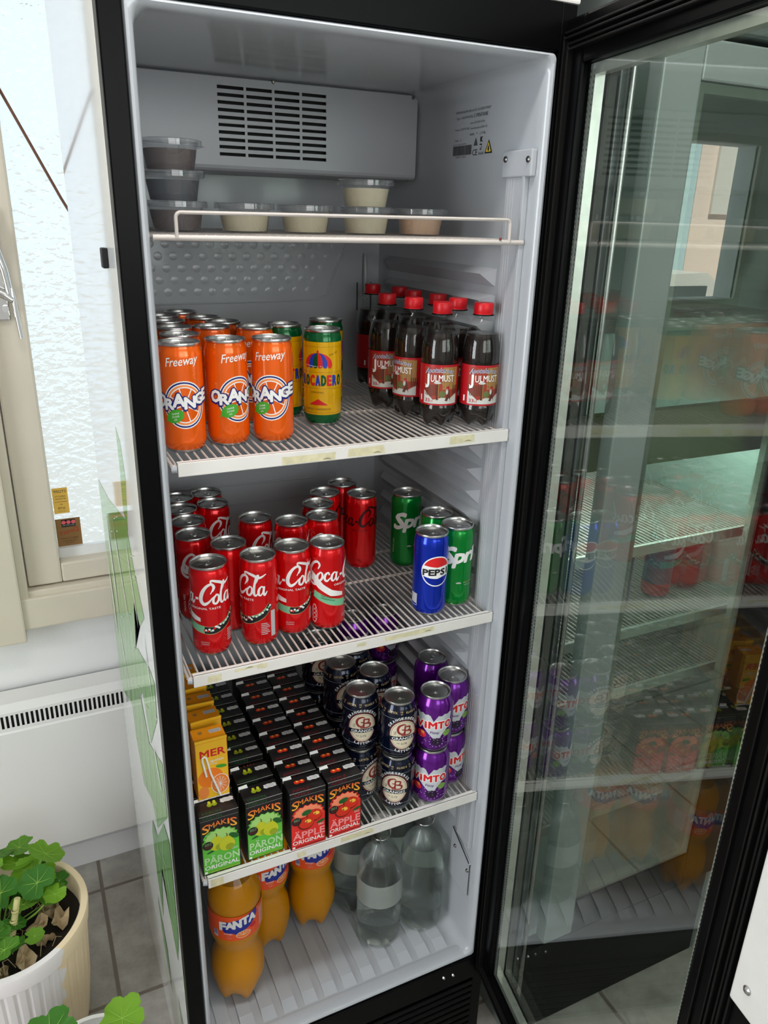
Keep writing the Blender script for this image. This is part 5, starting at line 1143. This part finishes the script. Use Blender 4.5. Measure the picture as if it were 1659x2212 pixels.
for i,(x,y,s) in enumerate([(.085,.020,1.3),(.100,-.020,1.2),(.060,-.020,1.1),(.070,-.060,1.0),(.030,-.090,1.1),(-.030,-.125,1.3),(-.085,-.10,1.1),(.010,-.040,.8),(.105,.040,.7),(-.01,-.105,.8),(-.05,-.07,1.0)]):
    o=dead(i).build('withered_leaf',pot,fix=False); o.location=(x,y,HR-.038+.004*(i%3)); o.scale=(s,s,s); o.rotation_euler=(rnd.uniform(-.5,.5),rnd.uniform(-.5,.5),rnd.uniform(0,6))
mb=MB()
for k in range(46):
    x,y=rnd.uniform(-.10,.10),rnd.uniform(-.10,.10); a=rnd.uniform(0,6.28); l=rnd.uniform(.02,.045)
    if x*x+y*y>.0125: continue
    mb.tube([(x,y,HR-.04),(x+l*.5*math.cos(a),y+l*.5*math.sin(a),HR-.025+rnd.random()*.02),(x+l*math.cos(a),y+l*math.sin(a),HR-.036)],.0007,'dead_leaf',5)
tag(mb.build('dry_stalks',pot,fix=False),kind='stuff')
p2=empty('potted_plant',(-.188,.098,ZF),0,'small white pot with jagged light green leaves at the bottom edge','potted plant')
H2=-.02-ZF
mb=MB(); mb.lathe([(.00001,0),(.070,0),(.074,.005),(.094,H2-.03),(.100,H2-.026),(.1015,H2-.002),(.0995,H2),(.0930,H2-.001),(.0905,H2-.02)],'pot_white',60); mb.build('pot_body',p2)
mb=MB(); mb.lathe([(.00001,H2-.018),(.05,H2-.016),(.092,H2-.018)],'soil',30); mb.build('soil',p2)
L=[(-.060,.040,H2+.060,.050,-.2,.1,2.2),(.062,.030,H2+.050,.042,-.1,-.2,.7),(.000,.030,H2+.012,.034,.1,.1,1.4),(.030,-.030,H2+.050,.044,-.2,.1,5.0),(-.040,-.035,H2+.060,.044,.2,.1,3.8),(.005,-.005,H2+.040,.036,0,.1,4.0)]
plant(p2,L,(0,0,H2-.015),True)
# ================================================================ NEIGHBOUR COOLER
mat('case_grey',rgb(96,104,102),.3,coat=.3); mat('door_grey',rgb(150,158,156),.35,metal=.2); mat('interior_teal',rgb(196,206,202),.5); mat('post_metal',(.5,.5,.49),rough=.25,metal=.9); mat('band_green',rgb(140,150,100),.5); mat('band_orange',rgb(200,120,60),.5)
nb=empty('neighbour_cooler',(.9,.3,ZF),0,'second glass-door display cooler seen through the open door','cooler'); O2=Vector((-.9,-.3,-ZF))
def np_(mb,name,fix=True):
    o=mb.build(name,nb,fix=fix); o.location=O2; return o
xa,xb=.630,1.17
mb=MB(); mb.box((xa,-.030,ZF+.0),(xa+.012,.62,1.85),'case_grey',.002); mb.box((xb,-.030,ZF),(xb+.012,.62,1.85),'case_grey',.002); mb.box((xa+.012,.60,ZF),(xb,.62,1.85),'case_grey'); mb.box((xa+.012,-.030,1.66),(xb,.60,1.85),'case_grey',.002); mb.box((xa+.012,-.030,ZF),(xb,.60,-.02),'black_matt'); np_(mb,'case')
mb=MB(); mb.tube([(.641,-.040,ZF+.06),(.641,-.040,1.66)],.0052,'post_metal',16); np_(mb,'corner_post')
mb=MB(); 
mb.box((.672,-.062,.03),(.742,-.034,1.64),'door_grey',.003); mb.box((1.046,-.062,.03),(1.16,-.034,1.64),'black_frame',.003); mb.box((.742,-.062,.03),(1.046,-.034,.120),'black_frame',.003); mb.box((.742,-.062,1.59),(1.046,-.034,1.64),'door_grey',.003); np_(mb,'door_frame')
mb=MB(); ringpanel(mb,.743,1.045,.121,1.589,.013,-.056,-.044,'spacer'); np_(mb,'spacer_bar')
mb=MB(); mb.box((.743,-.060,.121),(1.045,-.057,1.589),'cooler_glass'); np_(mb,'glass_pane')
mb=MB(); mb.box((xa+.013,.0,-.02),(xa+.022,.58,1.64),'interior_teal'); mb.box((xb-.01,.0,-.02),(xb,.58,1.64),'interior_teal'); mb.box((xa+.022,.56,-.02),(xb-.01,.59,1.64),'interior_teal'); mb.box((xa+.022,.0,-.02),(xb-.01,.56,.0),'interior_teal'); mb.box((xa+.022,.0,1.63),(xb-.01,.56,1.655),'interior_teal'); np_(mb,'interior')
mat('added_tube_glow',rgb(235,245,240),.4,emit=(.85,1,.95),es=2.2)
mb=MB(); mb.tube([(xa+.06,.035,1.065),(xb-.06,.035,1.065)],.009,'added_tube_glow',12); np_(mb,'added_tube')  # tube added behind the band to brighten the neighbour interior
lt=bpy.data.lights.new('added_tube_light','AREA'); lt.shape='RECTANGLE'; lt.size=.42; lt.size_y=.03; lt.energy=1.6; lt.color=(.86,1,.95)  # area lamp added with the tube to light the lower shelves
lo=bpy.data.objects.new('added_tube_light',lt); COL.objects.link(lo); lo.parent=nb; lo.location=O2+Vector(((xa+xb)/2,.050,1.045)); lo.rotation_euler=(math.radians(25),0,0)
mb=MB(); mb.box((xa+.03,.0,1.02),(xb-.012,.02,1.115),'band_green',.002); np_(mb,'green_band')
for i,(z,l) in enumerate(((1.26,'upper'),(.853,'middle'),(.68,'lower middle'),(.545,'lower'),(.25,'bottom'))):
    s=empty('wire_shelf',(0,0,z),0,l+' wire shelf inside the neighbouring cooler','shelf','wire shelves of the neighbouring cooler'); mb=MB()
    for k in range(48): mb.tube([(xa+.03+.0104*k,.022,0),(xa+.03+.0104*k,.53,0)],.0018,'wire_white',5)
    for y in (.03,.15,.28,.42,.53): mb.tube([(xa+.025,y,-.004),(xb-.012,y,-.004)],.0028,'wire_white',6)
    mb.build('wire_grid',s); mb=MB(); mb.box((xa+.025,.014,-.016),(xb-.012,.020,.004),'rail_white'); mb.build('front_rail',s)
mat('blue_can_dull',rgb(44,60,110),.35,metal=.3); mat('teal_can',rgb(30,110,140),.35,metal=.3)
for i,(x,y,m,l) in enumerate(((.88,.10,'blue_can_dull','dark blue can in the neighbouring cooler, leftmost'),(.93,.17,'pale_grey','grey can in the neighbouring cooler, between the blue and the teal one'),(1.00,.11,'teal_can','teal and red can in the neighbouring cooler'),(1.09,.12,'label_red','red can in the neighbouring cooler, rightmost'))):
    o=empty('soda_can',(x,y,.6835),0,l,'can','cans in the neighbouring cooler'); P=[(p[0],p[1],m if p[2]=='can_red' else p[2]) for p in slimprof('can_red')]
    if m=='teal_can': P[5]=(P[5][0],P[5][1],'red_ink'); P[4]=(P[4][0],P[4][1],'red_ink'); P[6]=(.0289,.035,'teal_can')
    mb=MB(); mb.lathe(P,m,28); mb.build('body',o); lid(o,.0272,.1455)
